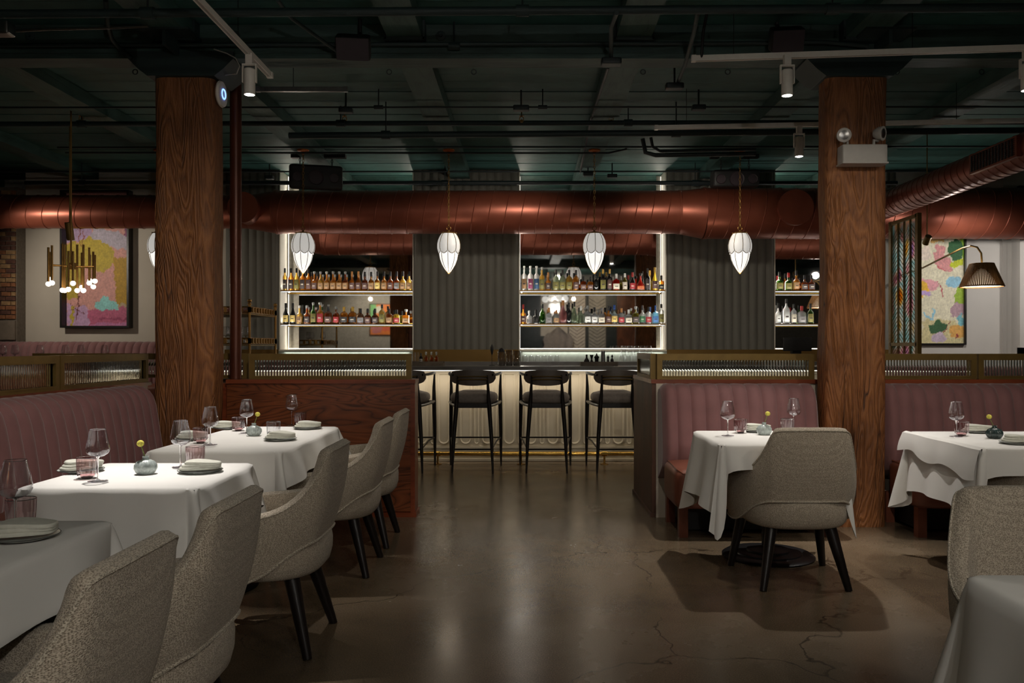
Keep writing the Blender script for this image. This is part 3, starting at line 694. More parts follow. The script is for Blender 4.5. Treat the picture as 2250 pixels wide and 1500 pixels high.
# ------------------------------------------------------------------ tub dining chair (faces +Y)
CH = [(0, -.300, .862, .468), (.07, -.300, .862, .468), (.13, -.298, .861, .468), (.175, -.293, .858, .468), (.198, -.286, .845, .468), (.214, -.276, .805, .466), (.234, -.258, .750, .460), (.260, -.225, .690, .445),
      (.288, -.175, .643, .415), (.309, -.110, .615, .370), (.322, -.035, .602, .335), (.327, .05, .594, .320), (.324, .13, .586, .318), (.314, .20, .575, .318), (.295, .245, .545, .322)]
def chair():
    t = T('dining_chair', 'x', 'chair', (0, 0, 0), 'oatmeal tub chairs')
    st = [(-a, b, c, d_) for a, b, c, d_ in CH[:0:-1]]+CH
    P4 = [Vector(q) for q in st]
    def cat(i, f):
        a, b, c, d_ = P4[max(i-1, 0)], P4[i], P4[min(i+1, len(P4)-1)], P4[min(i+2, len(P4)-1)]
        return .5*((2*b)+(c-a)*f+(2*a-5*b+4*c-d_)*f*f+(3*b-a-3*c+d_)*f**3)
    S4 = [cat(i, f/2) for i in range(len(P4)-1) for f in range(2)]+[P4[-1]]
    n = len(S4); TH = .052
    def nrm(i):
        a, b = S4[max(i-1, 0)], S4[min(i+1, n-1)]; v = Vector((b[0]-a[0], b[1]-a[1])); v.normalize(); return Vector((v.y, -v.x))
    sec = []
    for i in range(n):
        x, y_, zt, zb = S4[i]; nn = nrm(i); c = Vector((x, y_)); endk = 1-.35*max(0, 1-min(i, n-1-i)/1.5)
        th = TH*endk; loop = []
        K = 7
        backness = max(0, min(1, (-y_-.1)/.19))
        for k in range(K+1):                              # outer face, bottom to top
            f = k/K; z = zb+(zt-.022-zb)*f
            hz = (z-.45)/.41
            lean = -.045*hz*backness
            shrink = (-.020-.012*backness)*(1-f)**2+.008*math.sin(PI*f)
            p = c+nn*shrink
            loop.append(Vector((p.x, p.y+lean, z)))
        lean = -.045*((zt-.45)/.41)*backness
        for q in (30, 75, 105, 150):
            a = math.radians(q); p = c+nn*(-th/2+th/2*math.cos(a)*1.0)
            loop.append(Vector((p.x, p.y+lean, zt-.022+.022*math.sin(a))))
        for k in range(5):
            f = k/4; z = zt-.022-(zt-.022-.40)*f; lean = -.045*((z-.45)/.41)*backness
            p = c-nn*(th+.012*math.sin(PI*f)*backness); loop.append(Vector((p.x, p.y+lean, z)))
        p = c-nn*(th*.9+.0); loop.append(Vector((p.x*.97, p.y+.01, max(zb, .40) if backness > .3 else zb+.0)))
        sec.append(loop)
    m_ = len(sec[0])
    make('backrest', MB().grid(lambda i, j: sec[i][j], n, m_, cv=True, capu=True), M['boucle'], t)
    mb = MB().tube([sec[i][7]+Vector((0, 0, .006)) for i in range(n)], .0045, 6)
    mb.tube([sec[i][0]+Vector((nrm(i).x*.003, nrm(i).y*.003, .002)) for i in range(n)], .0055, 6)
    make('piping', mb, M['piping'], t)
    # lower seat tub
    Nn = 44
    prof = [(.55, .312), (.80, .315), (.90, .325), (.96, .345), (.995, .385), (1.0, .43), (.985, .458), (.93, .468), (.5, .468)]
    def fs(i, j):
        k, z = prof[i]; a = 2*PI*j/Nn; c, s = math.cos(a), math.sin(a); e = 2/2.7
        return Vector((.284*k*math.copysign(abs(c)**e, c), .0+.288*k*math.copysign(abs(s)**e, s)+.005, z))
    make('seat_base', MB().grid(fs, len(prof), Nn, cv=True, capu=True), M['boucle'], t)
    make('seat_cushion', MB().rbox(-.262, .262, -.22, .30, .44, .505, .03, 3.4, .012), M['boucle'], t)
    for s in (-1, 1):
        make('leg', MB().tube([(s*.152, -.16, .335), (s*.224, -.25, 0)], [.034, .019], 12), M['ebony'], t)
        make('leg', MB().tube([(s*.215, .19, .335), (s*.268, .255, 0)], [.032, .019], 12), M['ebony'], t)
    return t
CR = chair(); index()
GL = 'oatmeal tub chairs on the banquette tables'
for (x, y_, rz, lb) in ((-1.14, 3.57, PI/2, 'oatmeal tub chair with legs in view, pulled up to the middle small table'),
                        (-1.14, 2.325, PI/2, 'oatmeal tub chair second from the bottom of the picture, beside the dim table'),
                        (-1.14, 1.71, PI/2, 'oatmeal tub chair closest to the camera, cut by the bottom edge'),
                        (-1.13, 4.745, PI/2, 'oatmeal tub chair at the four-seat table, nearer of its two'),
                        (-1.13, 5.41, PI/2, 'oatmeal tub chair at the four-seat table, beside the half wall corner'),
                        (1.465, 4.53, 0, 'oatmeal tub chair standing back-on before the lit table and post'),
                        (2.80, 4.42, 0, 'oatmeal tub chair at the table with the dark vase, mostly hidden'),
                        (1.49, 2.14, PI, 'oatmeal tub chair behind the plain corner table, facing the camera')):
    place(CR, (x, y_, 0), rz, lb, GL)

# ------------------------------------------------------------------ tables and cloths
def table(label, x0, x1, y0, y1, bx=0, by=0, br=.275):
    cx, cy = (x0+x1)/2, (y0+y1)/2
    t = T('dining_table', label, 'table', (cx, cy, 0), 'pedestal dining tables')
    make('tabletop', MB().box(x0+.005, x1-.005, y0+.005, y1-.005, .725, .752), M['ebony'], t)
    cols = [cy] if y1-y0 < .9 else [y0+.3, y1-.3]
    k = br/.275
    for c in cols:
        c += by
        make('column', MB().lathe([(.038, .02), (.038, .70), (.12, .725)], 20, (cx+bx, c, 0)), M['blackmetal'], t)
        make('base', MB().lathe([(a*k, z) for a, z in [(0, 0), (.27, 0), (.275, .008), (.26, .018), (.20, .022), (.195, .030), (.13, .034), (.125, .044), (.06, .055), (0, .06)]], 40, (cx+bx, c, 0)), M['blackmetal'], t)
def cloth(label, x0, x1, y0, y1, over=.34, near=None, seed=0, flare=.05, cl=.46, nf=1.0, right=None):
    zt = .76; r = .035; rng = random.Random(seed); ph = [rng.uniform(0, 6.28) for _ in range(8)]
    pts = []
    def side(a, b, n, nr, ov):
        for i in range(n):
            f = i/n; pts.append((a[0]+(b[0]-a[0])*f, a[1]+(b[1]-a[1])*f, nr, 0, f, ov))
    cor = [((x1-r, y0+r), -PI/2), ((x1-r, y1-r), 0), ((x0+r, y1-r), PI/2), ((x0+r, y0+r), PI)]
    nv = near if near is not None else over
    ends = [((x0+r, y0), (x1-r, y0), (0, -1), nv), ((x1, y0+r), (x1, y1-r), (1, 0), over if right is None else right), ((x1-r, y1), (x0+r, y1), (0, 1), over), ((x0, y1-r), (x0, y0+r), (-1, 0), over)]
    for k in range(4):
        a, b, nr, ov = ends[k]; side(a, b, 26, nr, ov)
        (cx, cy), a0 = cor[k]; ovn = ends[(k+1) % 4][3]
        for i in range(14):
            f = i/14; a_ = a0+PI/2*f; pts.append((cx+r*math.cos(a_), cy+r*math.sin(a_), (math.cos(a_), math.sin(a_)), math.sin(PI*f), f, ov+(ovn-ov)*f))
    n = len(pts); K = 16
    def cb(i):                                           # how much of the corner fold a perimeter point feels
        best = 0
        for k in range(4):
            c = 26+40*k+7; d_ = min(abs(i-c), n-abs(i-c)); best = max(best, math.exp(-(d_/(4.2 if nf < 1 and (i < 40 or i > n-8) else 6.5))**2))
        return best
    def fn(j, i):
        x, y_, nr, cf, f, ov = pts[i]; c = cb(i)
        if j == 0:
            cx_, cy_ = (x0+x1)/2, (y0+y1)/2
            return Vector((cx_+(x-cx_)*.5, cy_+(y_-cy_)*.5, zt+.0006))
        if j == 1: return Vector((x-nr[0]*.012, y_-nr[1]*.012, zt+.0004))
        t_ = (j-2)/(K-3); Lh = ov*(1-c)+cl*c; nk = nf if nr[1] < -.5 else 1
        wave = math.sin(i*2*PI/n*9+ph[0])*.5+math.sin(i*2*PI/n*14+ph[1])*.5
        near_c = 0
        for k in range(4):
            cc = 26+40*k+7; d_ = (i-cc+n/2) % n-n/2
            near_c += math.exp(-(d_/9.0)**2)*math.cos(d_*.55+.4*math.sin(ph[k+2]))
        off = .006+t_*(flare+.022*wave*(1-c)+.085*near_c)*nk
        tw = .03*t_*math.sin(ph[3]+i*.2)*c
        z = zt-Lh*t_-.0
        if j == 2: off, z = .004, zt-.006
        tx, ty = -nr[1], nr[0]
        sgm = 0
        return Vector((x+nr[0]*off+tx*tw, y_+nr[1]*off+ty*tw, z))
    mb = MB().grid(fn, K, n, cv=True); mb.f.append(tuple(range(n)))
    c = make('tablecloth', mb, M['cloth'])
    c.data.set_sharp_from_angle(angle=math.radians(60))
    return tag(c, label, 'tablecloth', 'white tablecloths')
TB = [('two-seat table nearest the camera in the banquette row', -1.88, -1.23, 1.21, 2.45), ('small two-seat table in the middle of the banquette row', -1.87, -1.21, 3.0, 3.65),
      ('four-seat table at the far end of the banquette row', -1.88, -1.21, 4.05, 5.30), ('square pedestal table with round black base before the walkway banquette', 1.03, 1.70, 4.33, 5.04),
      ('pedestal table by the banquette beyond the post', 2.33, 3.30, 4.19, 5.0), ('bare table at the bottom corner of the picture', 1.0, 1.9, 1.0, 1.87)]
for k, a in enumerate(TB): table(*a, *[(-.08, 0, .2), (-.08, 0, .2), (-.08, 0, .2), (.115, .315, .275), (0, .32, .24), (0, -.05, .275)][k])
cloth('white cloth on the dim table at the front of the banquette row', *TB[0][1:], over=.34, right=.15, cl=.40, seed=1)
cloth('white cloth on the brightly lit middle table of the banquette row', *TB[1][1:], over=.36, right=.15, cl=.42, seed=2)
cloth('white cloth on the far four-seat table beside the half wall', *TB[2][1:], over=.32, near=.20, right=.15, cl=.25, seed=3)
cloth('white cloth with pointed hanging corners behind the back-on chair', *TB[3][1:], over=.34, near=.13, cl=.50, nf=.35, seed=4, flare=.05)
c5 = cloth('white cloth with doubled hem on the table beyond the post', *TB[4][1:], over=.33, near=.14, cl=.48, nf=.4, seed=5, flare=.04)
c5['_w'] = tuple(c5.location)
mb = MB().grid(lambda i, j: Vector((2.33-(.002, .022, .034, .044, .050, .052)[j]-.006*math.sin(i*.7)*j/5, 4.165+.85*i/30, .7625-(0, .012, .05, .09, .13, .165)[j]*(1+.10*math.sin(i*.45)-.012*i))), 31, 6)
make('folded_hem', mb, M['cloth'], c5)
cloth('plain white cloth on the empty table in the bottom corner', *TB[5][1:], over=.5, cl=.62, seed=6, flare=.10)

# ------------------------------------------------------------------ tableware
def at(px, py, z=.7606): Y = (H-z)*F/(py-CY); return ((px-CX)*Y/F, Y, z)
def wineglass():
    t = T('wine_glass', 'x', 'glass')
    make('foot', MB().lathe([(0, 0), (.036, 0), (.036, .0015), (.01, .004), (.0035, .010)], 28), M['wine'], t)
    make('stem_rod', MB().lathe([(.0035, .008), (.003, .05), (.0035, .088), (.008, .094)], 12), M['stemglass'], t)
    o = [(.006, .093), (.022, .097), (.036, .106), (.0425, .119), (.0425, .13), (.038, .155), (.032, .182), (.0285, .200)]
    make('bowl', MB().lathe(o, 32, cap=False), M['wine'], t)
    make('rim', MB().tube([(.0285*math.cos(a), .0285*math.sin(a), .2) for a in [2*PI*k/32 for k in range(32)]], .0007, 4, closed=True), M['stemglass'], t)
    return t
M['stemglass'] = glass('solid_crystal', (.95, .95, .96, 1), .02)
def tumbler(clear=False):
    t = T('tumbler', 'x', 'glass')
    f = lambda i, a: 1+.025*math.cos(a*20)
    make('wall_glass', MB().lathe([(.035, .012), (.037, .03), (.0385, .055), (.039, .082)], 80, fr=f, cap=False), M['wine' if clear else 'pink'], t)
    make('base_glass', MB().lathe([(0, 0), (.032, 0), (.036, .006), (.0365, .014), (.036, .022), (0, .020)], 40, fr=lambda i, a: 1+.03*math.cos(a*12+i)), M['clearbase' if clear else 'pinkbase'], t)
    make('rim', MB().tube([(.039*math.cos(a), .039*math.sin(a), .082) for a in [2*PI*k/32 for k in range(32)]], .0012, 4, closed=True), M['pinkbase' if not clear else 'stemglass'], t)
    return t
def vase(mat='ceramic'):
    t = T('bud_vase', 'x', 'vase')
    make('body', MB().lathe([(0, 0), (.026, 0), (.036, .008), (.043, .024), (.042, .038), (.032, .052), (.014, .060), (.011, .068), (.0135, .073), (.009, .073), (.007, .06), (0, .06)], 96, fr=lambda i, a: 1+(.035*math.cos(a*24) if 1 < i < 6 else 0)), M[mat], t)
    make('flower_stem', MB().tube([(0, 0, .05), (-.006, 0, .08), (-.018, 0, .115)] if mat == 'ceramic' else [(0, 0, .05), (-.01, 0, .08), (-.026, 0, .112)], .0022, 6), M['stem'], t)
    fl = MB(); c = Vector((-.021, 0, .124)) if mat == 'ceramic' else Vector((-.03, 0, .122))
    fl.lathe([(.0145*math.sin(PI*k/10), -.0145*math.cos(PI*k/10)*.92) for k in range(11)], 18, c)
    make('flower_head', fl, M['yellow'], t)
    return t
def place_setting():
    t = T('dinner_plate', 'x', 'plate')
    make('dish', MB().lathe([(0, 0), (.055, 0), (.085, .009), (.088, .011), (.085, .012), (.055, .004), (0, .004)], 40), M['platem'], t)
    make('rim', MB().tube([(.0875*math.cos(a), .0875*math.sin(a), .011) for a in [2*PI*k/40 for k in range(40)]], .0015, 4, closed=True), M['platerim'], t)
    return t
def napkin(seed=0):
    rg = random.Random(seed); t = T('folded_napkin', 'x', 'napkin')
    for k in range(3):
        def fn(i, j, k=k):
            a = 2*PI*i/36; e = 2/3.2; c, s = math.cos(a), math.sin(a); w_, h_ = .078-.004*k, .048-.002*k
            rr = [1, 1.02, 1.02, .97, .0][j]; zz = [0, .003, .007, .011, .011+.004*(1-abs(k-1)*.4)][j]
            x, y_ = w_*rr*math.copysign(abs(c)**e, c), h_*rr*math.copysign(abs(s)**e, s)
            if j == 4: x, y_ = 0, 0
            x += .006*k; y_ += .005*math.sin(x*30+k)
            return Vector((x, y_, .012+.0095*k+zz+.005*math.sin(x*28+k*1.1)*(y_/h_*.3+.6)*(.4+.3*k)+.003))
        make('fold', MB().grid(fn, 36, 5, cu=True), M['napkin'], t)
    return t
WG, TU, TC, VA, VD, DP, NK = wineglass(), tumbler(), tumbler(True), vase(), vase('darkceramic'), place_setting(), napkin(); index()
TN = {1: 'dim front table', 2: 'bright middle table', 3: 'far four-seat table', 4: 'table before the walkway banquette', 5: 'table beyond the post'}
def W(px, py, tb, lb): place(WG, at(px, py), 0, 'clear stemmed wine glass '+lb+' on the '+TN[tb], 'stemmed wine glasses')
def U(px, py, tb, lb, c=False): place(TC if c else TU, at(px, py), 0, ('clear ' if c else 'pink ribbed ')+'tumbler '+lb+' on the '+TN[tb], 'ribbed tumblers')
def D(px, py, tb, lb, rz=.3):
    p = at(px, py); place(DP, p, 0, 'round stoneware plate '+lb+' on the '+TN[tb], 'plates under folded napkins')
    place(NK, p, rz, 'folded pale green napkin '+lb+' on the '+TN[tb], 'folded napkins on the plates')
W(34, 1168, 1, 'cut by the picture edge'); U(46, 1158, 1, 'behind the napkin'); D(52, 1183, 1, 'in the front corner', .2)
W(215, 1057, 2, 'beside the banquette'); W(397, 1026, 2, 'on the chair side'); U(192, 1050, 2, 'beside the banquette'); U(429, 1022, 2, 'behind the chair-side plate')
D(178, 1036, 2, 'on the banquette side', .9); D(440, 1037, 2, 'on the chair side', .15)
W(462, 977, 3, 'closest to the banquette end'); W(542, 951, 3, 'in the bright pool of light'); W(641, 934, 3, 'against the oak half wall')
U(441, 973, 3, 'dark tinted, at the near side'); U(524, 946, 3, 'in the bright pool of light'); U(601, 957, 3, 'behind the heaped napkin', True); U(660, 934, 3, 'behind the farthest napkin')
D(497, 942, 3, 'by the timber post', .5); D(616, 967, 3, 'nearest to the chair row', -.2); D(676, 942, 3, 'nearest the oak half wall', .1); D(421, 966, 3, 'hidden behind a wine glass', .4)
W(1599, 957, 4, 'at the near corner'); W(1744, 947, 4, 'behind the chair'); U(1627, 951, 4, 'tinted, beside the plate'); U(1730, 950, 4, 'just above the chair back', True)
D(1662, 948.5, 4, 'at the banquette side', .2)
W(2101, 959, 5, 'with a long stem'); U(2113, 957, 5, 'dark red, next to the wine glass'); D(2146, 950, 5, 'behind the dark vase', .1); D(2236, 975, 5, 'at the picture edge', .1)
for px, py, tb, m_ in ((320, 1041, 2, VA), (558, 957, 3, VA), (1679, 955, 4, VA), (2185, 963, 5, VD)):
    place(m_, at(px, py), PI if tb in (3, 4) else 0, ('dark green' if tb == 5 else 'pale blue ribbed')+' bud vase with one yellow flower on the '+TN[tb], 'bud vases with a yellow flower')
# ------------------------------------------------------------------ pendants over the bar
def pendant():
    t = T('pendant_lamp', 'x', 'lamp'); zt = .447                 # origin at the tip of the glass
    fr = lambda i, a: 1+.035*abs(math.sin(a*4))
    up = [(.075, .440), (.098, .405), (.115, .365), (.124, .32), (.123, .275), (.114, .235), (.106, .212)]
    lo = [(.100, .235), (.100, .20), (.092, .155), (.072, .10), (.046, .055), (.02, .02), (.002, .0)]
    def fu(i, j):
        a = 2*PI*j/64; r, z = up[i]; k = 1+.03*abs(math.sin(a*4)); 
        if i >= 5: z += .018*(1-abs(math.sin(a*4)))*(i-4)*.7
        return Vector((r*k*math.cos(a), r*k*math.sin(a), z))
    make('upper_shade', MB().grid(fu, len(up), 64, cv=True), M['opal'], t)
    make('lower_shade', MB().lathe(lo, 64, fr=fr, cap=False), M['opal2'], t)
    for k in range(8):
        a = PI/4*k; d = Vector((math.cos(a), math.sin(a), 0))
        make('rib', MB().tube([d*(r+.0015)+Vector((0, 0, z)) for r, z in up[:5]+[(.117, .25)]], .0034, 5), M['bronze'], t)
        make('rib', MB().tube([d*(r+.002)+Vector((0, 0, z)) for r, z in lo], .0030, 5), M['bronze'], t)
    mb = MB()
    for k in range(8):
        a0 = PI/4*k; mb.tube([Vector((r*math.cos(a0+PI/4*f), r*math.sin(a0+PI/4*f), .250-.035*math.sin(PI*f))) for f, r in [(q/8, .112+.003*math.sin(PI*q/8)) for q in range(9)]], .0030, 4)
    make('scallop_wire', mb, M['bronze'], t)
    make('cap', MB().lathe([(.080, .437), (.082, .446), (.05, .456), (.012, .462), (.008, .475), (0, .475)], 32), M['brass'], t)
    mb = MB()
    for k in range(8):
        a = PI/4*k; mb.lathe([(.0, 0), (.006, .003), (.006, .009), (0, .012)], 8, (.083*math.cos(a), .083*math.sin(a), .440))
    make('cap_stud', mb, M['brass'], t)
    mb = MB(); mb.tube([(.022*math.cos(a), 0, .497+.022*math.sin(a)) for a in [2*PI*k/20 for k in range(20)]], .004, 6, closed=True)
    make('hanging_ring', mb, M['brass'], t)
    mb = MB(); z = .525; top = ZB-2.075-.05; k = 0
    while z < top:
        pts = []
        for q in range(10):
            a = 2*PI*q/10; u, v = .010*math.cos(a), .021*math.sin(a)
            pts.append((u, 0, z+v) if k % 2 else (0, u, z+v))
        mb.tube(pts, .0034, 5, closed=True); z += .034; k += 1
    make('chain', mb, M['brass'], t)
    make('ceiling_canopy', MB().lathe([(0, top-.0), (.012, top), (.02, top+.025), (.062, top+.035), (.066, top+.048), (0, top+.05)], 28), M['copperc'], t)
    return t
M['opal2'] = emis('opal_glass_lit', (1, .97, .91, 1), .95)
M['copperc'] = pm('copper_canopy', S(170, 96, 40), .35, .8, vary=.1)
PD = pendant(); index()
for k, (px, lb) in enumerate(((666, 'fluted white glass pendant lamp over the left bottle shelves'), (987, 'fluted white glass pendant lamp before the wide grey fluted panel'),
           (1308, 'fluted white glass pendant lamp before the middle bottle shelves'), (1632, 'fluted white glass pendant lamp beside the timber post with emergency light'), (346, 'white glass pendant lamp almost hidden behind the timber post'))):
    x = -.845-1.6+1.6*k if k < 4 else -4.02
    x = (px-CX)*9/F if False else x
    place(PD, (x, 9.0, 2.075), .0, lb, 'fluted white pendant lamps')
    lamp('POINT', 'pendant_light', (x, 9.0, 2.02), 2.6, WARM, shadow_soft_size=.03)

# ------------------------------------------------------------------ tracks and track heads
def track(label, a, b, r=.017, mat='white', feeds=()):
    a, b = Vector(a), Vector(b); Lk = (b-a).length; ang = math.atan2(b.y-a.y, b.x-a.x)
    R = Matrix.Translation(a) @ Matrix.Rotation(ang, 4, 'Z'); t = T('light_track', label, 'light track', tuple((a+b)/2))
    make('channel', MB().box(0, Lk, -r, r, .004, .03, R).box(0, Lk, -r, -r+.007, -.006, .004, R).box(0, Lk, r-.007, r, -.006, .004, R), M[mat], t, smooth=False)
    make('slot', MB().box(0, Lk, -r+.007, r-.007, -.002, .004, R), M['grey'], t, smooth=False)
    for x in (-.03, Lk): make('end_feed', MB().box(x, x+.03, -r-.004, r+.004, -.008, .032, R), M[mat], t, smooth=False)
    mb = MB(); x = .25
    while x < Lk: mb.tube([R @ Vector((x, 0, .03)), R @ Vector((x, 0, ZD-a.z))], .0025, 5); x += 1.15
    make('suspension_wire', mb, M['blackmetal'], t)
track('white light track running towards the bar above the banquette row', (-1.83, 1.5, 3.2), (-1.825, 5.83, 3.2))
track('long white light track crossing in front of the timber post', (1.145, 5.51, 3.2), (4.2, 5.22, 3.2))
track('white light track passing behind the timber post', (1.17, 7.25, 3.2), (5.2, 6.95, 3.2))
track('thin dark light track beyond the lit spot at the banquette row', (-2.0, 6.17, 3.2), (-1.37, 6.17, 3.2), .011, 'chrome')
def head():
    t = T('spot_lamp', 'x', 'lamp')                        # origin: lamp face
    make('housing', MB().lathe([(.031, .004), (.032, .0), (.036, .0), (.037, .004), (.037, .165), (.030, .172), (0, .172)], 28, cap=False), M['white'], t)
    make('lens', MB().lathe([(0, -.004), (.020, -.003), (.032, .001), (.031, .006), (0, .006)], 24), M['lampglow'], t)
    make('yoke', MB().box(-.047, -.040, -.012, .012, .08, .20).box(.040, .047, -.012, .012, .08, .20).box(-.047, .047, -.012, .012, .195, .203), M['white'], t)
    make('track_adapter', MB().box(-.022, .022, -.02, .02, .203, .27), M['white'], t)
    return t
HD = head(); index(); GS = 'white track spotlights'
for loc, lb in (((-1.82, 5.40, 2.935), 'lit white spotlight at the end of the track near the timber post'), ((-1.83, 3.80, 2.935), 'spotlight cut by the top edge above the banquette row'),
                ((1.73, 5.42, 2.935), 'lit white spotlight above the back-on chair'), ((3.25, 5.31, 2.935), 'spotlight on the crossing track beyond the picture edge'),
                ((2.39, 7.16, 2.935), 'smaller lit spotlight close beside the post with the emergency light')):
    place(HD, loc, 0, lb, GS)
wl = T('surface_spot', 'small dark spot cylinder hanging over the colourful painting', 'lamp', P(2037, 527, 8.8)); wp = P(2037, 527, 8.8)
make('housing', MB().lathe([(.0, -.05), (.034, -.05), (.034, .05), (0, .05)], 16, wp, Matrix.Rotation(.8, 3, 'X')), M['bronze'], wl)
make('drop_rod', MB().tube([wp, (wp.x, wp.y, ZD)], .006, 6), M['bronze'], wl)
wl = T('surface_spot', 'small dark spot cylinder hanging over the pink and yellow painting', 'lamp', P(153, 508, 8.4)); wp = P(153, 508, 8.4)
make('housing', MB().lathe([(.0, -.09), (.036, -.09), (.036, .09), (0, .09)], 16, wp, Matrix.Rotation(.25, 3, 'X')), M['bronze'], wl)
make('drop_rod', MB().tube([wp, (wp.x, wp.y, ZD)], .006, 6), M['bronze'], wl)

# ------------------------------------------------------------------ pipes, conduits, boxes on the ceiling
def pipe(label, pts, r, mat='teal', name='ceiling_pipe', coup=()):
    t = T(name, label, 'pipe', tuple(pts[0])); make('tube', MB().tube(pts, r, 14), M[mat], t)
    for x in coup:
        a, b = Vector(pts[0]), Vector(pts[-1]); f = (x-a.x)/(b.x-a.x); c = a.lerp(b, f)
        make('coupling', MB().tube([c-Vector((.04, 0, 0)), c+Vector((.04, 0, 0))], r+.010, 14), M[mat], t)
        make('hanger', MB().tube([c+Vector((0, 0, r+.01)), (c.x, c.y, ZD)], .006, 6), M['dteal'], t)
    return t
pipe('thick teal sprinkler pipe crossing just below the top edge', [(-4, 4.95, 3.28), (4, 5.12, 3.40)], .026, coup=(-2.3, -.02, 1.9))
pipe('slender teal conduit along the foot of the main girder', [(-6, 5.74, ZG+.03), (1.4, 5.74, ZG+.05), (2.1, 5.74, ZG+.06), (2.4, 5.74, ZG+.03)], .014, coup=(-.5,))
pipe('thin dark rod spanning the ceiling before the middle pipes', [(-7, 7.24, 3.385), (7, 7.24, 3.395)], .008, 'dteal', coup=(-1.3, .15, 2.9))
pipe('teal pipe across the middle of the ceiling', [(-7, 7.75, 3.375), (7, 7.75, 3.40)], .024, coup=(-4.2, -1.75, .97))
pipe('second teal pipe just under the middle one', [(-2.2, 7.62, 3.235), (7, 7.62, 3.30)], .030, coup=(-1.3, 1.4))
pipe('thin conduit behind the pendant canopies', [(-5, 8.75, 3.40), (5, 8.75, 3.41)], .010, 'dteal')
pipe('lower thin conduit behind the pendant canopies', [(-5, 8.9, 3.38), (.9, 8.9, 3.375), (1.1, 8.9, 3.42)], .010, 'dteal')
pipe('thin rod over the air duct near the panel tops', [(-7.4, 9.9, 3.385), (6, 9.9, 3.39)], .010, 'dteal')
pipe('thick dark pipe directly over the air duct', [(-6.2, 10.15, 3.30), (4.6, 10.15, 3.30)], .026, 'dteal', coup=(-5.5, -1.0, 2.1))
pipe('bare galvanised conduit at the top edge beside the timber post', [P(36, 68, 5.45), P(110, 64, 5.45), P(220, 62, 5.45), P(326, 58, 5.45)], .009, 'chrome')
b1 = P(10, 66, 5.45)
jb = solo('junction_box', 'galvanised junction box at the end of the bare conduit', 'box', MB().rbox(b1.x-.09, b1.x+.05, b1.y-.05, b1.y+.05, b1.z-.035, b1.z+.05, .01, 8), M['chrome'])
pipe('bent teal conduit dropping past the left post capital', [P(232, 0, 5.2), P(236, 50, 5.4), P(245, 85, 5.62), P(262, 105, 5.75), P(290, 130, 5.76)], .016)
pipe('bent teal conduit from the thick pipe to the girder box', [P(1355, 28, 5.0), P(1343, 60, 5.3), P(1343, 130, 5.75)], .014)
pipe('bent teal conduit hanging left of the long track', [P(1533, 28, 5.1), P(1524, 75, 5.4), P(1506, 140, 5.9), P(1490, 180, 6.4)], .014)
pipe('diagonal conduit under the deck beside the ceiling speaker', [P(610, 0, 5.0), P(640, 40, 5.3), P(740, 112, 5.7)], .012)
pipe('thin conduit following the timber beam towards the bar', [P(1336, 148, 6.2), P(1297, 268, 7.9), P(1275, 380, 10.0)], .012, 'dteal')
pipe('flexible feed from the ceiling to the long white track', [P(1553, 30, 5.4), P(1545, 70, 5.45), P(1541, 128, 5.5)], .010, 'blackmetal')
pipe('cluster conduit with bends above the fourth pendant', [P(1412, 305, 8.2), P(1418, 335, 8.2), P(1440, 341, 8.2), P(1660, 338, 8.2)], .022, 'dteal')
pipe('upper bent conduit above the fourth pendant', [P(1430, 302, 8.3), P(1434, 322, 8.3), P(1450, 332, 8.3), P(1660, 328, 8.3)], .016, 'dteal')
for px, py, Y, s, lb in ((1343, 136, 5.72, .07, 'on the girder at the foot of the bent conduit'), (1145, 238, 7.2, .07, 'on the thin rod above the wide fluted panel'), (760, 243, 7.2, .06, 'on the thin rod left of the second pendant'),
                    (1535, 237, 7.2, .06, 'hanging between the two long tracks'), (1292, 383, 9.9, .06, 'above the duct by the third pendant'), (1345, 387, 9.9, .06, 'above the duct, right beside its twin'), (1482, 190, 6.4, .07, 'at the end of the hanging conduit'), (592, 390, 9.9, .05, 'above the duct near the brown riser pipe')):
    c = P(px, py, Y); solo('junction_box', 'small dark junction box '+lb, 'box', MB().rbox(c.x-s, c.x+s, Y-.04, Y+.04, c.z-.022, c.z+.022, .008, 8).tube([(c.x, Y, c.z+.02), (c.x, Y, min(ZD, c.z+.16))], .008, 6), M['dteal'])
for px, py, Y, lb in ((757, 262, 7.75, 'above the left bottle shelves'), (1343, 262, 7.75, 'above the third pendant'), (178, 262, 7.75, 'above the tube chandelier'), (1146, 262, 7.5, 'above the wide grey fluted panel')):
    c = P(px, py, Y); solo('sprinkler_head', 'small brass sprinkler head on the teal pipe '+lb, 'sprinkler', MB().tube([(c.x+.02*math.cos(a), Y, c.z-.0+.025*math.sin(a)) for a in [2*PI*k/12 for k in range(12)]], .004, 5, closed=True).lathe([(0, -.03), (.012, -.03), (.012, -.005), (0, -.0)], 10, c).tube([(c.x, Y, c.z+.02), (c.x, Y, ZD)], .006, 6).lathe([(0, .028), (.022, .028), (.022, .032), (0, .032)], 12, c), M['brass'], 'brass sprinkler heads')

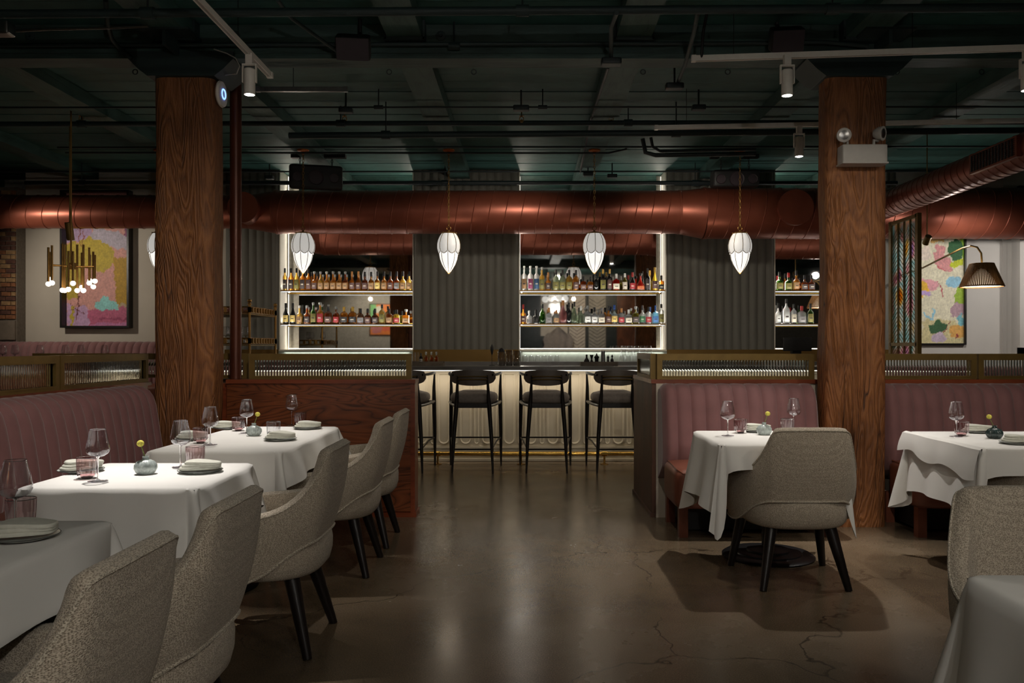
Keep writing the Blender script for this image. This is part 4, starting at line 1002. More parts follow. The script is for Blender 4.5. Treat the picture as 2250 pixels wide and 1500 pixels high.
def speaker_box(label, px0, px1, py0, py1, Y, tilt):
    a, b = P(px0, py1, Y), P(px1, py0, Y); c = (a+b)/2; t = T('ceiling_speaker', label, 'speaker', tuple(c)); w2, h2 = (b.x-a.x)/2, (b.z-a.z)/2
    R = Matrix.Translation(c) @ Matrix.Rotation(tilt, 4, 'Z') @ Matrix.Rotation(.5, 4, 'X')
    make('cabinet', MB().rbox(-w2, w2, 0, .16, -h2, h2, .012, 10, M=R), M['black'], t)
    make('grille_cloth', MB().box(-w2*.93, w2*.93, -.006, .004, -h2*.93, h2*.93, R), M['dkplum'], t)
    make('mount_arm', MB().tube([R @ Vector((0, .15, 0)), c+Vector((0, .25, .2)), (c.x, c.y+.25, ZD)], .014, 8), M['black'], t)
speaker_box('dark square speaker tilted under the ceiling between post and beams', 737, 812, 83, 133, 5.45, .12)
speaker_box('dark square speaker under the ceiling above the long white track', 1697, 1768, 66, 114, 5.5, -.12)
def array(label, px0, px1, py0, py1, Y, rz):
    a, b = P(px0, py1, Y), P(px1, py0, Y); c = (a+b)/2; t = T('hung_loudspeaker', label, 'loudspeaker', tuple(c)); w2, h2 = (b.x-a.x)/2, (b.z-a.z)/2
    R = Matrix.Translation(c) @ Matrix.Rotation(rz, 4, 'Z') @ Matrix.Rotation(.12, 4, 'X')
    make('cabinet', MB().rbox(-w2, w2, 0, .26, -h2, h2, .03, 9, M=R), M['black'], t)
    for x, r in ((-w2*.68, .055), (0, .085), (w2*.68, .055)):
        Q = (R @ Matrix.Translation((x, -.002, -.01)) @ Matrix.Rotation(PI/2, 4, 'X'))
        make('driver_cone', MB().add(*(lambda m_: (m_.v, m_.f))(MB().lathe([(0, -.03), (r*.3, -.02), (r*.85, .0), (r, .006), (r, 0)], 24, M=Q.to_3x3(), c=Q.translation))), M['dkplum'], t)
    for s in (-.6, .6):
        mb = MB(); z = h2
        p0 = R @ Vector((s*w2, .12, h2))
        k = 0
        while p0.z+k*.035 < ZD-.07:
            zc = p0.z+.02+k*.035
            mb.tube([(p0.x+(.010*math.cos(q) if k % 2 else 0), p0.y+(0 if k % 2 else .010*math.cos(q)), zc+.02*math.sin(q)) for q in [2*PI*u/8 for u in range(8)]], .004, 4, closed=True); k += 1
        make('chain', mb, M['black'], t)
    make('hanging_bar', MB().box(c.x-w2*1.05, c.x+w2*1.05, c.y+.08, c.y+.16, ZD-.10, ZD-.06).box(c.x-.03, c.x+.03, c.y+.1, c.y+.14, ZD-.06, ZD), M['black'], t)
array('black loudspeaker chained to the ceiling above the left bottle shelves', 637, 752, 362, 414, 9.35, .25)
array('black loudspeaker chained to the ceiling beside the fourth pendant', 1568, 1670, 372, 410, 9.35, -.05)

# ------------------------------------------------------------------ things on the posts
el = T('emergency_light', 'white twin-head emergency light fixed to the timber post', 'emergency light', tuple(P(1891, 345, 5.72)))
a, b = P(1845, 361, 5.72), P(1943, 321, 5.72)
make('battery_box', MB().rbox(a.x, b.x, 5.66, 5.775, a.z, b.z, .006, 14), M['grey'], el)
make('box_lip', MB().box(a.x-.004, b.x+.002, 5.655, 5.775, a.z-.006, a.z+.004), M['grey'], el)
for px, py, rz in ((1854, 297, -.15), (1937, 293, .75)):
    c = P(px, py, 5.68); R = Matrix.Rotation(rz, 3, 'Z') @ Matrix.Rotation(PI/2+.12, 3, 'X')
    hd = make('lamp_head', MB().lathe([(0, -.055), (.030, -.05), (.046, -.02), (.050, .012), (.046, .014)], 28, c, R), M['grey'], el)
    make('lens', MB().lathe([(0, .016), (.03, .015), (.044, .010)], 24, c, R), M['lensm'] if 'lensm' in M else M['chrome'], hd)
    x = 1862 if px < 1900 else 1934
    q = P(x-(0 if px < 1900 else 14), 320, 5.70)
    make('neck', MB().tube([(q.x, 5.70, b.z-.002), (q.x, 5.70, b.z+.035), (c.x*.75+q.x*.25, 5.71, c.z-.045)], .011, 10), M['grey'], el)
ap = T('wireless_access_point', 'round white disc with glowing blue ring on the timber post', 'access point', (-2.19, 5.90, 3.0))
c = Vector((-2.205, 5.86, 3.055)); R = Matrix.Rotation(PI/2, 3, 'Y')
c = P(483, 207, 5.9); c.x = -2.205
make('disc', MB().lathe([(0, 0), (.085, 0), (.095, .012), (.088, .026), (0, .032)], 40, c, R), M['white'], ap)
make('glow_ring', MB().tube([c+Vector((.032, .034*math.cos(a), .034*math.sin(a))) for a in [2*PI*k/32 for k in range(32)]], .0045, 6, closed=True), M['blue'], ap)
solo('data_cable', 'white cable looping from the steel capital to the round disc', 'cable', MB().tube([c+Vector((.01, 0, .09)), c+Vector((.03, -.02, .13)), P(520, 162, 5.75), P(527, 145, 5.72), P(518, 128, 5.72), P(498, 117, 5.72), P(470, 108, 5.74)], .004, 6), M['cable'])

# ------------------------------------------------------------------ tube chandelier
chd = T('tube_chandelier', 'brass chandelier of vertical tubes with white globe bulbs before the painting', 'chandelier', tuple(P(160, 540, 7.6)))
YC = 7.6; tubes = [(425, 390, 597, -.1), (450, 360, 640, -.5), (493, 318, 682, .4), (510, 350, 635, -.8), (545, 328, 688, -.3), (578, 315, 680, .6), (588, 375, 650, .9), (648, 390, 594, 1), (660, 335, 615, .8), (663, 400, 690, -1), (678, 325, 686, .1), (690, 400, 640, -.9), (722, 375, 650, .5), (782, 412, 610, 0)]
for zx, t0, t1, dp in tubes:
    a, b = P(zx/3.75, 450+t0/3.75, YC), P(zx/3.75, 450+t1/3.75, YC); yy = YC+.2*dp
    tb = make('brass_tube', MB().tube([(a.x, yy, a.z), (b.x, yy, b.z)], .010, 10), M['brass'], chd)
    make('bulb', MB().lathe([(.024*math.sin(PI*k/8), -.024*math.cos(PI*k/8)) for k in range(9)], 14, (b.x, yy, b.z-.02)), M['bulb'], tb)
    cc = P(603/3.75, 450+505/3.75, YC)
    make('spoke', MB().tube([(cc.x, YC, cc.z), (a.x, yy, cc.z)], .004, 6), M['brass'], chd)
make('hub', MB().tube([(cc.x, YC, cc.z-.03), (cc.x, YC, cc.z+.03)], .03, 14), M['brass'], chd)
make('hanging_rod', MB().tube([(cc.x-.02, YC, cc.z), (cc.x-.02, YC, ZD)], .008, 8), M['brass'], chd)
lamp('POINT', 'chandelier_light', (cc.x, YC-.1, cc.z-.28), 4, WARM, shadow_soft_size=.03)

# ------------------------------------------------------------------ paintings
def inpoly(x, y, p):
    r = False; n = len(p); j = n-1
    for i in range(n):
        if (p[i][1] > y) != (p[j][1] > y) and x < (p[j][0]-p[i][0])*(y-p[i][1])/(p[j][1]-p[i][1])+p[i][0]: r = not r
        j = i
    return r
def painting(label, x0, x1, y0, y1, Y, base, shapes, sc, ox, oy, nx=90, ny=130, rz=0, depth=.05, gain=1.6, fw=.025):
    a, b = P(x0, y1, Y), P(x1, y0, Y); t = T('framed_painting', label, 'painting', ((a.x+b.x)/2, Y, a.z))
    mb = MB(); mb.grid(lambda i, j: Vector((a.x+(b.x-a.x)*i/nx, Y-.012, a.z+(b.z-a.z)*j/ny)), nx+1, ny+1)
    o = make('canvas', mb, M['art'], t, smooth=False); me = o.data
    ca = me.color_attributes.new('paint', 'FLOAT_COLOR', 'POINT'); cols = []
    for i in range(nx+1):
        for j in range(ny+1):
            px, py = x0+(x1-x0)*i/nx, y1+(y0-y1)*j/ny
            zx, zy = (px-ox)*sc, (py-oy)*sc
            wx = zx+26*mnoise.noise(Vector((zx/45, zy/45, 1)))+9*mnoise.noise(Vector((zx/10, zy/14, 4)))
            wy = zy+26*mnoise.noise(Vector((zx/45, zy/45, 7)))+9*mnoise.noise(Vector((zx/10, zy/14, 9)))
            c = base
            for sh in shapes:
                if sh[0] == 'e': hit = ((wx-sh[1])/sh[3])**2+((wy-sh[2])/sh[4])**2 < 1
                elif sh[0] == 'l':
                    (ax, ay), (bx, by), wd = sh[1], sh[2], sh[3]; L2 = (bx-ax)**2+(by-ay)**2
                    f = max(0, min(1, ((wx-ax)*(bx-ax)+(wy-ay)*(by-ay))/L2)); hit = (wx-ax-f*(bx-ax))**2+(wy-ay-f*(by-ay))**2 < wd*wd
                else: hit = inpoly(wx, wy, sh[1])
                if hit: c = sh[-1]
            k = gain*(1+.16*mnoise.noise(Vector((zx/7, zy/40, 3)))+.10*mnoise.noise(Vector((zx/60, zy/60, 5))))
            cols += [min(1, lin(c[0])*k), min(1, lin(c[1])*k), min(1, lin(c[2])*k), 1]
    ca.data.foreach_set('color', cols)
    for q in (MB().box(a.x-fw, b.x+fw, Y-depth, Y, a.z-fw, a.z), MB().box(a.x-fw, b.x+fw, Y-depth, Y, b.z, b.z+fw), MB().box(a.x-fw, a.x, Y-depth, Y, a.z, b.z), MB().box(b.x, b.x+fw, Y-depth, Y, a.z, b.z)):
        make('frame_bar', q, M['frame'], t, smooth=False)
    make('backing', MB().box(a.x, b.x, Y-.008, Y, a.z, b.z), M['frame'], t, smooth=False)
    return t
LP = [('p', [(545, 0), (760, 0), (760, 290), (545, 300)], (160, 135, 165)), ('e', 760, 420, 185, 150, (168, 146, 44)), ('p', [(935, 440), (1100, 430), (1100, 830), (965, 815)], (160, 124, 28)),
      ('p', [(740, 270), (785, 190), (1000, 225), (1100, 280), (1100, 390), (930, 350)], (165, 155, 168)), ('p', [(1010, 100), (1100, 100), (1100, 290), (1040, 260)], (122, 66, 100)),
      ('p', [(545, 320), (620, 290), (700, 420), (655, 760), (545, 800)], (160, 138, 44)), ('p', [(700, 500), (830, 570), (935, 480), (955, 830), (650, 850), (680, 600)], (186, 134, 126)),
      ('p', [(545, 810), (740, 850), (760, 1010), (545, 1010)], (170, 136, 168)), ('p', [(730, 870), (850, 850), (1100, 840), (1100, 1010), (740, 1010)], (166, 84, 112)), ('p', [(960, 820), (1100, 820), (1100, 850), (970, 850)], (160, 140, 110)),
      ('l', (830, 930), (1080, 950), 10, (140, 60, 90)), ('l', (760, 990), (1080, 985), 14, (176, 110, 150)), ('e', 880, 825, 105, 46, (128, 184, 182)), ('e', 870, 790, 40, 36, (128, 184, 182)), ('p', [(590, 820), (615, 820), (608, 1010), (585, 1010)], (166, 144, 50)),
      ('l', (657, 150), (660, 330), 5, (120, 60, 40)), ('l', (690, 150), (688, 320), 4, (130, 66, 50)), ('l', (660, 740), (632, 950), 4, (96, 40, 40)), ('l', (585, 815), (650, 885), 4, (96, 40, 40)), ('l', (590, 870), (700, 888), 3, (96, 40, 40))]
painting('tall abstract painting in pink, yellow and lilac behind the chandelier', 147, 288, 425, 716, 10.6, (186, 134, 126), LP, 3.75, 0, 450, gain=1.5, depth=.12)
RP = [('p', [(770, 240), (830, 240), (830, 480), (800, 440)], (150, 196, 70)), ('e', 745, 375, 62, 85, (58, 104, 66)), ('p', [(560, 420), (585, 335), (640, 340), (662, 400), (700, 490), (725, 545), (660, 560), (580, 490)], (214, 150, 150)),
      ('p', [(690, 480), (810, 440), (810, 490), (740, 520), (690, 510)], (190, 200, 50)), ('e', 722, 635, 65, 45, (146, 192, 214)), ('e', 530, 655, 65, 50, (222, 160, 168)), ('e', 480, 700, 50, 60, (220, 176, 60)), ('e', 505, 728, 32, 26, (190, 160, 214)),
      ('e', 785, 745, 50, 80, (150, 180, 60)), ('e', 765, 865, 62, 58, (176, 146, 156)), ('l', (560, 850), (560, 940), 8, (150, 200, 220)), ('l', (480, 900), (540, 945), 10, (150, 200, 220)), ('p', [(470, 950), (640, 940), (810, 990), (810, 1160), (460, 1160)], (206, 196, 150)),
      ('p', [(525, 1000), (575, 950), (680, 985), (640, 1060), (540, 1050)], (60, 98, 64)), ('e', 760, 1045, 70, 60, (214, 164, 90)), ('e', 610, 1095, 60, 42, (196, 178, 196)), ('e', 790, 950, 34, 46, (120, 180, 190)), ('l', (600, 630), (650, 750), 5, (186, 90, 100)),
      ('l', (690, 960), (655, 1060), 3, (130, 50, 60)), ('l', (575, 480), (665, 555), 3, (190, 80, 90)), ('l', (765, 1070), (745, 1120), 4, (150, 50, 60)), ('e', 560, 290, 90, 16, (220, 180, 110)), ('e', 500, 400, 40, 60, (230, 214, 200))]
painting('tall abstract painting in green, pink and blue beside the bookcase', 2013, 2116, 488, 754, 10.6, (222, 216, 190), RP, 3.75, 1900, 450, gain=1.25, depth=.05, fw=.02)

# ------------------------------------------------------------------ wall lamp, chevron screen, books, plant
Yl = 8.6
sc_ = P(2157, 606, Yl); la = T('arc_wall_lamp', 'long-armed wall lamp with corded conical shade before the white wall', 'lamp', tuple(sc_))
pts = [P(1975, 606, 10.55), P(2020, 592, 9.9), P(2080, 562, 9.2), P(2115, 545, 8.8), P(2133, 540, Yl), P(2147, 543, Yl), P(2156, 556, Yl), P(2158, 585, Yl)]
make('arm', MB().tube(pts, .010, 10), M['bronze'], la)
zt_, zb_ = P(0, 580, Yl).z, P(0, 629, Yl).z
mb = MB(); c0 = Vector((sc_.x, Yl, 0)); nn = 72
make('shade_liner', MB().lathe([(.20, zb_+.004), (.106, zt_-.004)], 40, c0, cap=False), M['shadein'], la)
for k in range(nn):
    a = 2*PI*k/nn; mb.tube([c0+Vector((.208*math.cos(a), .208*math.sin(a), zb_)), c0+Vector((.113*math.cos(a), .113*math.sin(a), zt_))], .0062, 5)
make('shade_cord', mb, M['wicker'], la)
for r, z in ((.208, zb_), (.113, zt_)): make('shade_ring', MB().tube([c0+Vector((r*math.cos(a), r*math.sin(a), z)) for a in [2*PI*k/40 for k in range(40)]], .008, 6, closed=True), M['wicker'], la)
make('wall_plate', MB().lathe([(0, 0), (.05, 0), (.05, .02), (0, .02)], 20, (pts[0].x, 10.6, pts[0].z), Matrix.Rotation(PI/2, 3, 'X')), M['bronze'], la)
lamp('POINT', 'shade_light', (sc_.x, Yl, zb_+.05), 5, WARM, shadow_soft_size=.06)

M['iris'] = newmat('iridescent_glass')[0]
def iris(m):
    nt = m.node_tree; bs = nt.nodes['Principled BSDF']
    n = N(nt, 'ShaderNodeTexNoise', Scale=2.2, Detail=1.0); L(nt, coords(nt, 1, 2, 1.3), n.inputs['Vector'])
    c = ramp(nt, n.outputs[0], [(.30, S(255, 186, 80)), (.38, S(255, 236, 170)), (.44, S(255, 255, 250)), (.52, S(205, 244, 248)), (.57, S(255, 252, 246)), (.63, S(255, 205, 215)), (.70, S(222, 196, 244)), (.78, S(255, 215, 110))])
    L(nt, c, bs.inputs['Base Color']); bs.inputs['Roughness'].default_value = .2
    tr = N(nt, 'ShaderNodeBsdfTranslucent'); L(nt, c, tr.inputs[0]); tp = N(nt, 'ShaderNodeBsdfTransparent'); L(nt, c, tp.inputs[0])
    m1 = N(nt, 'ShaderNodeMixShader'); m1.inputs[0].default_value = .9; L(nt, tr.outputs[0], m1.inputs[1]); L(nt, tp.outputs[0], m1.inputs[2])
    m2 = N(nt, 'ShaderNodeMixShader'); m2.inputs[0].default_value = .94; L(nt, bs.outputs[0], m2.inputs[1]); L(nt, m1.outputs[0], m2.inputs[2]); L(nt, m2.outputs[0], nt.nodes['Material Output'].inputs[0])
iris(M['iris'])
sx, y0, y1, zt2 = 3.93, 8.2, 8.80, 2.61
scn = T('chevron_screen', 'bronze chevron lattice screen with iridescent glass beside the timber post', 'screen', (sx, 8.5, 0))
for yy in (y0, y1): make('frame_post', MB().box(sx-.02, sx+.02, yy-.028, yy+.028, 0, zt2), M['bronze'], scn, smooth=False)
for z in (0, 1.28, zt2-.04): make('frame_rail', MB().box(sx-.02, sx+.02, y0, y1, z, z+.035), M['bronze'], scn, smooth=False)
nc = 4; cw = (y1-y0-.056)/nc
for k in range(1, nc): make('mullion', MB().box(sx-.012, sx+.012, y0+.028+cw*k-.006, y0+.028+cw*k+.006, .035, zt2-.04), M['bronze'], scn, smooth=False)
mb = MB(); cnt = 0
for k in range(nc):
    ya, yb = y0+.028+cw*k, y0+.028+cw*(k+1); up = (k % 2 == 0); z = 1.0
    while z < zt2-.16:
        za, zb2 = (z, z+.11) if up else (z+.11, z)
        mb.tube([(sx, ya, za), (sx, yb, zb2)], .004, 4); z += .046
tag(make('chevron_bar', mb, M['bronze'], scn), kind='stuff')
for k in range(nc): make('pane', MB().box(sx-.003, sx+.003, y0+.03+cw*k, y0+.024+cw*(k+1), .04, zt2-.045), M['iris'], scn, smooth=False)
lamp('POINT', 'screen_light', (4.6, 8.9, 2.4), 6, COOL, shadow_soft_size=.05)

BC = {}
def bookmat(c):
    if c not in BC: BC[c] = pm('book_cloth_%d' % len(BC), S(*c), .6, vary=.1)
    return BC[c]
rows = [(2.18, .215, [((28, 28, 30), .032, 'black'), ((214, 200, 170), .025, 'cream'), ((32, 30, 32), .03, 'charcoal'), ((190, 160, 96), .034, 'tan gold'), ((36, 34, 34), .04, 'dark grey'), ((120, 60, 40), .03, 'rust brown')], 'upper'),
        (1.70, .205, [((96, 22, 34), .034, 'crimson'), ((110, 30, 38), .030, 'dull red'), ((60, 28, 28), .034, 'maroon'), ((90, 30, 34), .04, 'wine red'), ((150, 120, 84), .03, 'tan'), ((50, 46, 50), .03, 'slate')], 'lower')]
for z, hgt, bs_, nm in rows:
    x = 6.325
    for q, (c, wd, cn) in enumerate(bs_):
        h_ = hgt-.01*((q*7) % 3); t = T('book', '%s hardback book standing on the %s lit shelf of the white bookcase' % (cn, nm), 'book', (x+wd/2, 10.42, z), 'books in the white bookcase')
        make('cover', MB().box(x, x+.003, 10.34, 10.5, z, z+h_).box(x+wd-.003, x+wd, 10.34, 10.5, z, z+h_).box(x, x+wd, 10.336, 10.342, z, z+h_), bookmat(c), t, smooth=False)
        make('page_block', MB().box(x+.003, x+wd-.003, 10.342, 10.495, z+.004, z+h_-.005), M['napkin'], t, smooth=False)
        make('spine_band', MB().box(x, x+wd, 10.334, 10.336, z+h_*.7, z+h_*.76), M['brass'], t, smooth=False); x += wd+.002
pv = T('potted_plant', 'brown pot with small leafy plant low in the white bookcase', 'plant', (6.42, 10.40, 1.28))
make('pot', MB().lathe([(0, 0), (.06, 0), (.095, .05), (.095, .11), (.06, .17), (.04, .18), (0, .17)], 24, (6.46, 10.42, 1.28)), M['leather'], pv)
rg = random.Random(5); mb = MB()
for k in range(9):
    a = rg.uniform(0, 6.28); mb.tube([(6.46, 10.42, 1.44), (6.46+.05*math.cos(a), 10.42+.04*math.sin(a), 1.50), (6.46+.1*math.cos(a), 10.42+.06*math.sin(a), 1.50+rg.uniform(.02, .1))], .003, 5)
make('stem_spray', mb, M['stem'], pv)
for k in range(26):
    a = rg.uniform(0, 6.28); r = rg.uniform(.04, .11); c = Vector((6.46+r*math.cos(a), 10.42+.6*r*math.sin(a), 1.48+rg.uniform(0, .12)))
    R = Matrix.Rotation(rg.uniform(0, 6), 3, 'Z') @ Matrix.Rotation(rg.uniform(-1, 1), 3, 'X')
    make('leaf', MB().add([c+R @ Vector(p) for p in ((-.022, 0, 0), (-.01, .010, .003), (.012, .010, .004), (.026, 0, 0), (.012, -.010, .004), (-.01, -.010, .003))], [(0, 1, 2, 3, 4, 5)]), M['leafm'] if 'leafm' in M else M['stem'], pv)
# ------------------------------------------------------------------ bottles
PF = {  # radius and height as shares of the full height; r is relative to the half width
 'whisky': [(0, 0), (.9, 0), (1, .02), (1, .46), (.92, .52), (.6, .57), (.36, .61), (.30, .66), (.29, .84), (.33, .85), (.33, .87)],
 'tall':   [(0, 0), (.92, 0), (1, .02), (1, .54), (.9, .60), (.5, .67), (.32, .72), (.28, .88), (.33, .89), (.33, .9)],
 'slim':   [(0, 0), (.92, 0), (1, .02), (1, .60), (.85, .66), (.45, .71), (.34, .74), (.30, .9), (.33, .91), (.33, .92)],
 'flared': [(0, 0), (.9, 0), (1, .04), (1, .40), (.9, .48), (.5, .62), (.36, .72), (.32, .86), (.36, .88)],
 'squat':  [(0, 0), (.94, 0), (1, .03), (1, .52), (.93, .62), (.6, .68), (.34, .71), (.28, .74), (.28, .86), (.32, .87)],
 'square': [(0, 0), (.95, 0), (1, .02), (1, .56), (.94, .62), (.5, .65), (.28, .68), (.26, .84), (.32, .85)],
 'decanter': [(0, 0), (.6, 0), (.95, .06), (1, .2), (.9, .36), (.5, .5), (.26, .6), (.22, .8), (.28, .82)],
 'cone':   [(0, 0), (.92, 0), (1, .03), (.98, .38), (.75, .5), (.42, .66), (.28, .78), (.26, .88)],
}
CL = {'amber': (.95, .45, .07), 'gold': (1.0, .68, .18), 'dark amber': (.62, .17, .03), 'clear': (.93, .95, .95), 'pale green': (.78, .9, .70), 'green': (.12, .30, .05), 'black': (.03, .03, .03), 'pink': (.95, .5, .5),
      'blue': (.35, .72, .95), 'red': (.8, .07, .04), 'olive': (.42, .38, .08), 'yellow': (.98, .75, .12), 'pale aqua': (.75, .92, .95)}
LC = {'tan': (150, 112, 70), 'brown': (80, 50, 44), 'cream': (190, 180, 160), 'dark brown': (50, 34, 30), 'olive': (112, 104, 40), 'magenta': (130, 44, 84), 'navy': (22, 62, 100), 'grey': (110, 106, 104), 'red': (150, 24, 34), 'black': (22, 20, 20),
      'white': (205, 205, 200), 'green': (36, 96, 56), 'orange': (186, 84, 30), 'gold': (206, 176, 96), 'none': None, 'blue': (60, 110, 170)}
KC = {'black': (16, 15, 16), 'wood': (170, 116, 62), 'white': (205, 205, 200), 'red': (150, 20, 20), 'clear': None, 'gold': (190, 150, 60), 'orange': (220, 100, 30), 'blue': (30, 70, 140)}
_g, _l, _c, _b = {}, {}, {}, {}
def gm(c):
    if c not in _g:
        if c == 'black': _g[c] = pm('black_bottle_glass', S(14, 14, 14), .12, spec=.6)
        else: _g[c] = glass('bottle_glass_'+c.replace(' ', '_'), CL[c]+(1,), .02, 1.36, .42)
    return _g[c]
def lm(c):
    if c not in _l: _l[c] = pm('label_'+c.replace(' ', '_'), S(*[q*.78 for q in LC[c]]), .6, vary=.35, scale=160)
    return _l[c]
def cm(c):
    if c not in _c: _c[c] = pm('cap_'+c, S(*KC[c]), .4, vary=.1) if KC[c] else gm('clear')
    return _c[c]
def bottle(kind, col, lab, cap, w_, h_):
    key = (kind, col, lab, cap, round(w_, 3), round(h_, 3))
    if key in _b: return _b[key]
    t = T('liquor_bottle', 'x', 'bottle'); r = w_/2; sq = kind == 'square'
    f = (lambda i, a: (1/max(abs(math.cos(a)), abs(math.sin(a)))**.75 if i < 6 else 1)*.93) if sq else None
    pf = [(a*r, b*h_) for a, b in PF[kind]]; make('body', MB().lathe(pf, 16, fr=f), gm(col), t)
    zc = pf[-1][1]; rc = max(.009, pf[-1][0]*1.1)
    if kind == 'decanter' or cap == 'clear': make('stopper', MB().lathe([(0, zc), (rc*.8, zc), (rc*1.3, zc+.02), (rc*1.2, zc+.036), (0, zc+.04)], 12), cm(cap), t)
    else: make('cap', MB().lathe([(0, zc-.03), (rc, zc-.03), (rc, h_-.003), (rc*.9, h_), (0, h_)], 12), cm(cap), t)
    if lab != 'none':
        z0, z1 = (.10, .42) if kind not in ('tall', 'slim') else (.09, .5)
        if kind == 'decanter': z0, z1 = .1, .26
        n = 9; rr = r*1.012
        def fn(i, j):
            a = -PI/2-1.05+2.1*i/(n-1); k = (.95/max(abs(math.cos(a)), abs(math.sin(a)))**.75) if sq else 1
            return Vector((rr*k*math.cos(a), rr*k*math.sin(a), (z0, z1)[j]*h_))
        lb_ = make('label_band', MB().grid(fn, n, 2), lm(lab), t)
        dk = 'cream' if lab in ('black', 'brown', 'dark brown', 'navy', 'red', 'magenta', 'green') else 'dark brown'
        def f2(i, j):
            a = -PI/2-.45+.9*i/4; k = (.95/max(abs(math.cos(a)), abs(math.sin(a)))**.75) if sq else 1
            zz = (z0+(z1-z0)*.42, z0+(z1-z0)*.56)[j]*h_
            return Vector((rr*1.006*k*math.cos(a), rr*1.006*k*math.sin(a), zz))
        make('print_line', MB().grid(f2, 5, 2), lm(dk), lb_)
    _b[key] = t; index(); return t
ORD = 'first second third fourth fifth sixth seventh eighth ninth tenth eleventh twelfth thirteenth fourteenth fifteenth sixteenth seventeenth eighteenth nineteenth twentieth twenty-first twenty-second'.split()
def row(z, nm, items, Y=10.72):
    s = F/Y
    for k, (px, kd, col, lab, cap, wp_, hp_) in enumerate(items):
        b = bottle(kd, col, lab, cap, wp_/s, hp_/s)
        place(b, ((px-CX)/s, Y, z), 0, '%s bottle, %s cap, %s from left on %s' % (col, cap, ORD[k], nm), 'liquor bottles on the '+nm)
wk = 'whisky'
row(ZU, 'upper left shelf', [(625.9, 'tall', 'gold', 'dark brown', 'black', 12, 50), (639.5, 'tall', 'amber', 'dark brown', 'black', 12, 50), (651.6, 'tall', 'gold', 'olive', 'black', 12, 50), (664.9, 'tall', 'amber', 'dark brown', 'black', 12, 49), (677.7, 'tall', 'amber', 'brown', 'black', 12, 49),
  (690.7, wk, 'amber', 'brown', 'clear', 13, 42), (704.3, wk, 'gold', 'tan', 'clear', 13, 42), (717.9, wk, 'amber', 'tan', 'clear', 13, 42), (731.7, wk, 'amber', 'tan', 'clear', 13, 42), (745.4, wk, 'amber', 'tan', 'clear', 13, 42), (758.7, wk, 'dark amber', 'tan', 'clear', 13, 42),
  (773.4, wk, 'amber', 'brown', 'wood', 13, 43), (787.4, wk, 'amber', 'brown', 'wood', 13, 43), (801.7, wk, 'dark amber', 'brown', 'black', 13, 42), (815.5, wk, 'amber', 'tan', 'black', 13, 42), (829.3, wk, 'amber', 'gold', 'black', 13, 43), (843.9, wk, 'amber', 'tan', 'black', 13, 43), (857.7, wk, 'dark amber', 'brown', 'black', 13, 43), (871.6, wk, 'dark amber', 'grey', 'black', 13, 43), (885.2, wk, 'gold', 'tan', 'black', 13, 43), (899.2, wk, 'gold', 'tan', 'black', 13, 43)])
row(ZL, 'lower left shelf', [(628, 'flared', 'black', 'gold', 'black', 13, 46), (643.5, 'flared', 'black', 'gold', 'black', 13, 46), (658, wk, 'gold', 'tan', 'clear', 14, 40), (674.5, wk, 'dark amber', 'dark brown', 'clear', 14, 40), (688.5, 'tall', 'green', 'olive', 'clear', 13, 46), (703.5, 'tall', 'amber', 'red', 'clear', 15, 46),
  (721, 'squat', 'dark amber', 'brown', 'black', 17, 38), (738.5, 'squat', 'dark amber', 'red', 'clear', 13, 37), (756, 'squat', 'amber', 'black', 'gold', 17, 38), (775, 'squat', 'amber', 'black', 'gold', 18, 38), (792.5, wk, 'dark amber', 'grey', 'black', 15, 34), (808, wk, 'dark amber', 'brown', 'black', 15, 34), (824, wk, 'dark amber', 'dark brown', 'black', 15, 34), (839.5, 'slim', 'gold', 'olive', 'black', 14, 43), (855, 'squat', 'dark amber', 'tan', 'black', 14, 34), (871.5, 'squat', 'yellow', 'red', 'black', 14, 32), (892, 'square', 'amber', 'tan', 'clear', 15, 31)])
row(ZU, 'upper middle shelf', [(1151.8, 'slim', 'clear', 'tan', 'clear', 12, 53), (1165.6, 'slim', 'clear', 'magenta', 'clear', 12, 53), (1179, 'slim', 'clear', 'navy', 'clear', 12, 53), (1190.6, 'slim', 'gold', 'olive', 'clear', 12, 50), (1204.7, wk, 'amber', 'dark brown', 'wood', 12, 41), (1221.7, 'squat', 'pale green', 'olive', 'black', 14, 47),
  (1236, 'squat', 'pale green', 'olive', 'black', 14, 46), (1250.6, 'squat', 'gold', 'olive', 'black', 14, 46), (1265.7, 'squat', 'amber', 'brown', 'black', 14, 46), (1281.8, 'square', 'dark amber', 'brown', 'black', 13, 32), (1297, 'square', 'amber', 'brown', 'black', 13, 31), (1309.8, wk, 'black', 'none', 'black', 12, 42), (1325, 'tall', 'black', 'olive', 'gold', 13, 48),
  (1339.5, 'tall', 'black', 'brown', 'gold', 12, 48), (1354, 'square', 'red', 'cream', 'white', 15, 38), (1373, 'tall', 'olive', 'cream', 'white', 12, 39), (1389.8, 'flared', 'black', 'red', 'red', 13, 41), (1407.3, 'decanter', 'red', 'orange', 'black', 19, 40), (1422.6, 'tall', 'black', 'dark brown', 'black', 12, 50), (1439, 'flared', 'yellow', 'brown', 'gold', 13, 52), (1453.3, 'square', 'amber', 'black', 'black', 13, 34)])
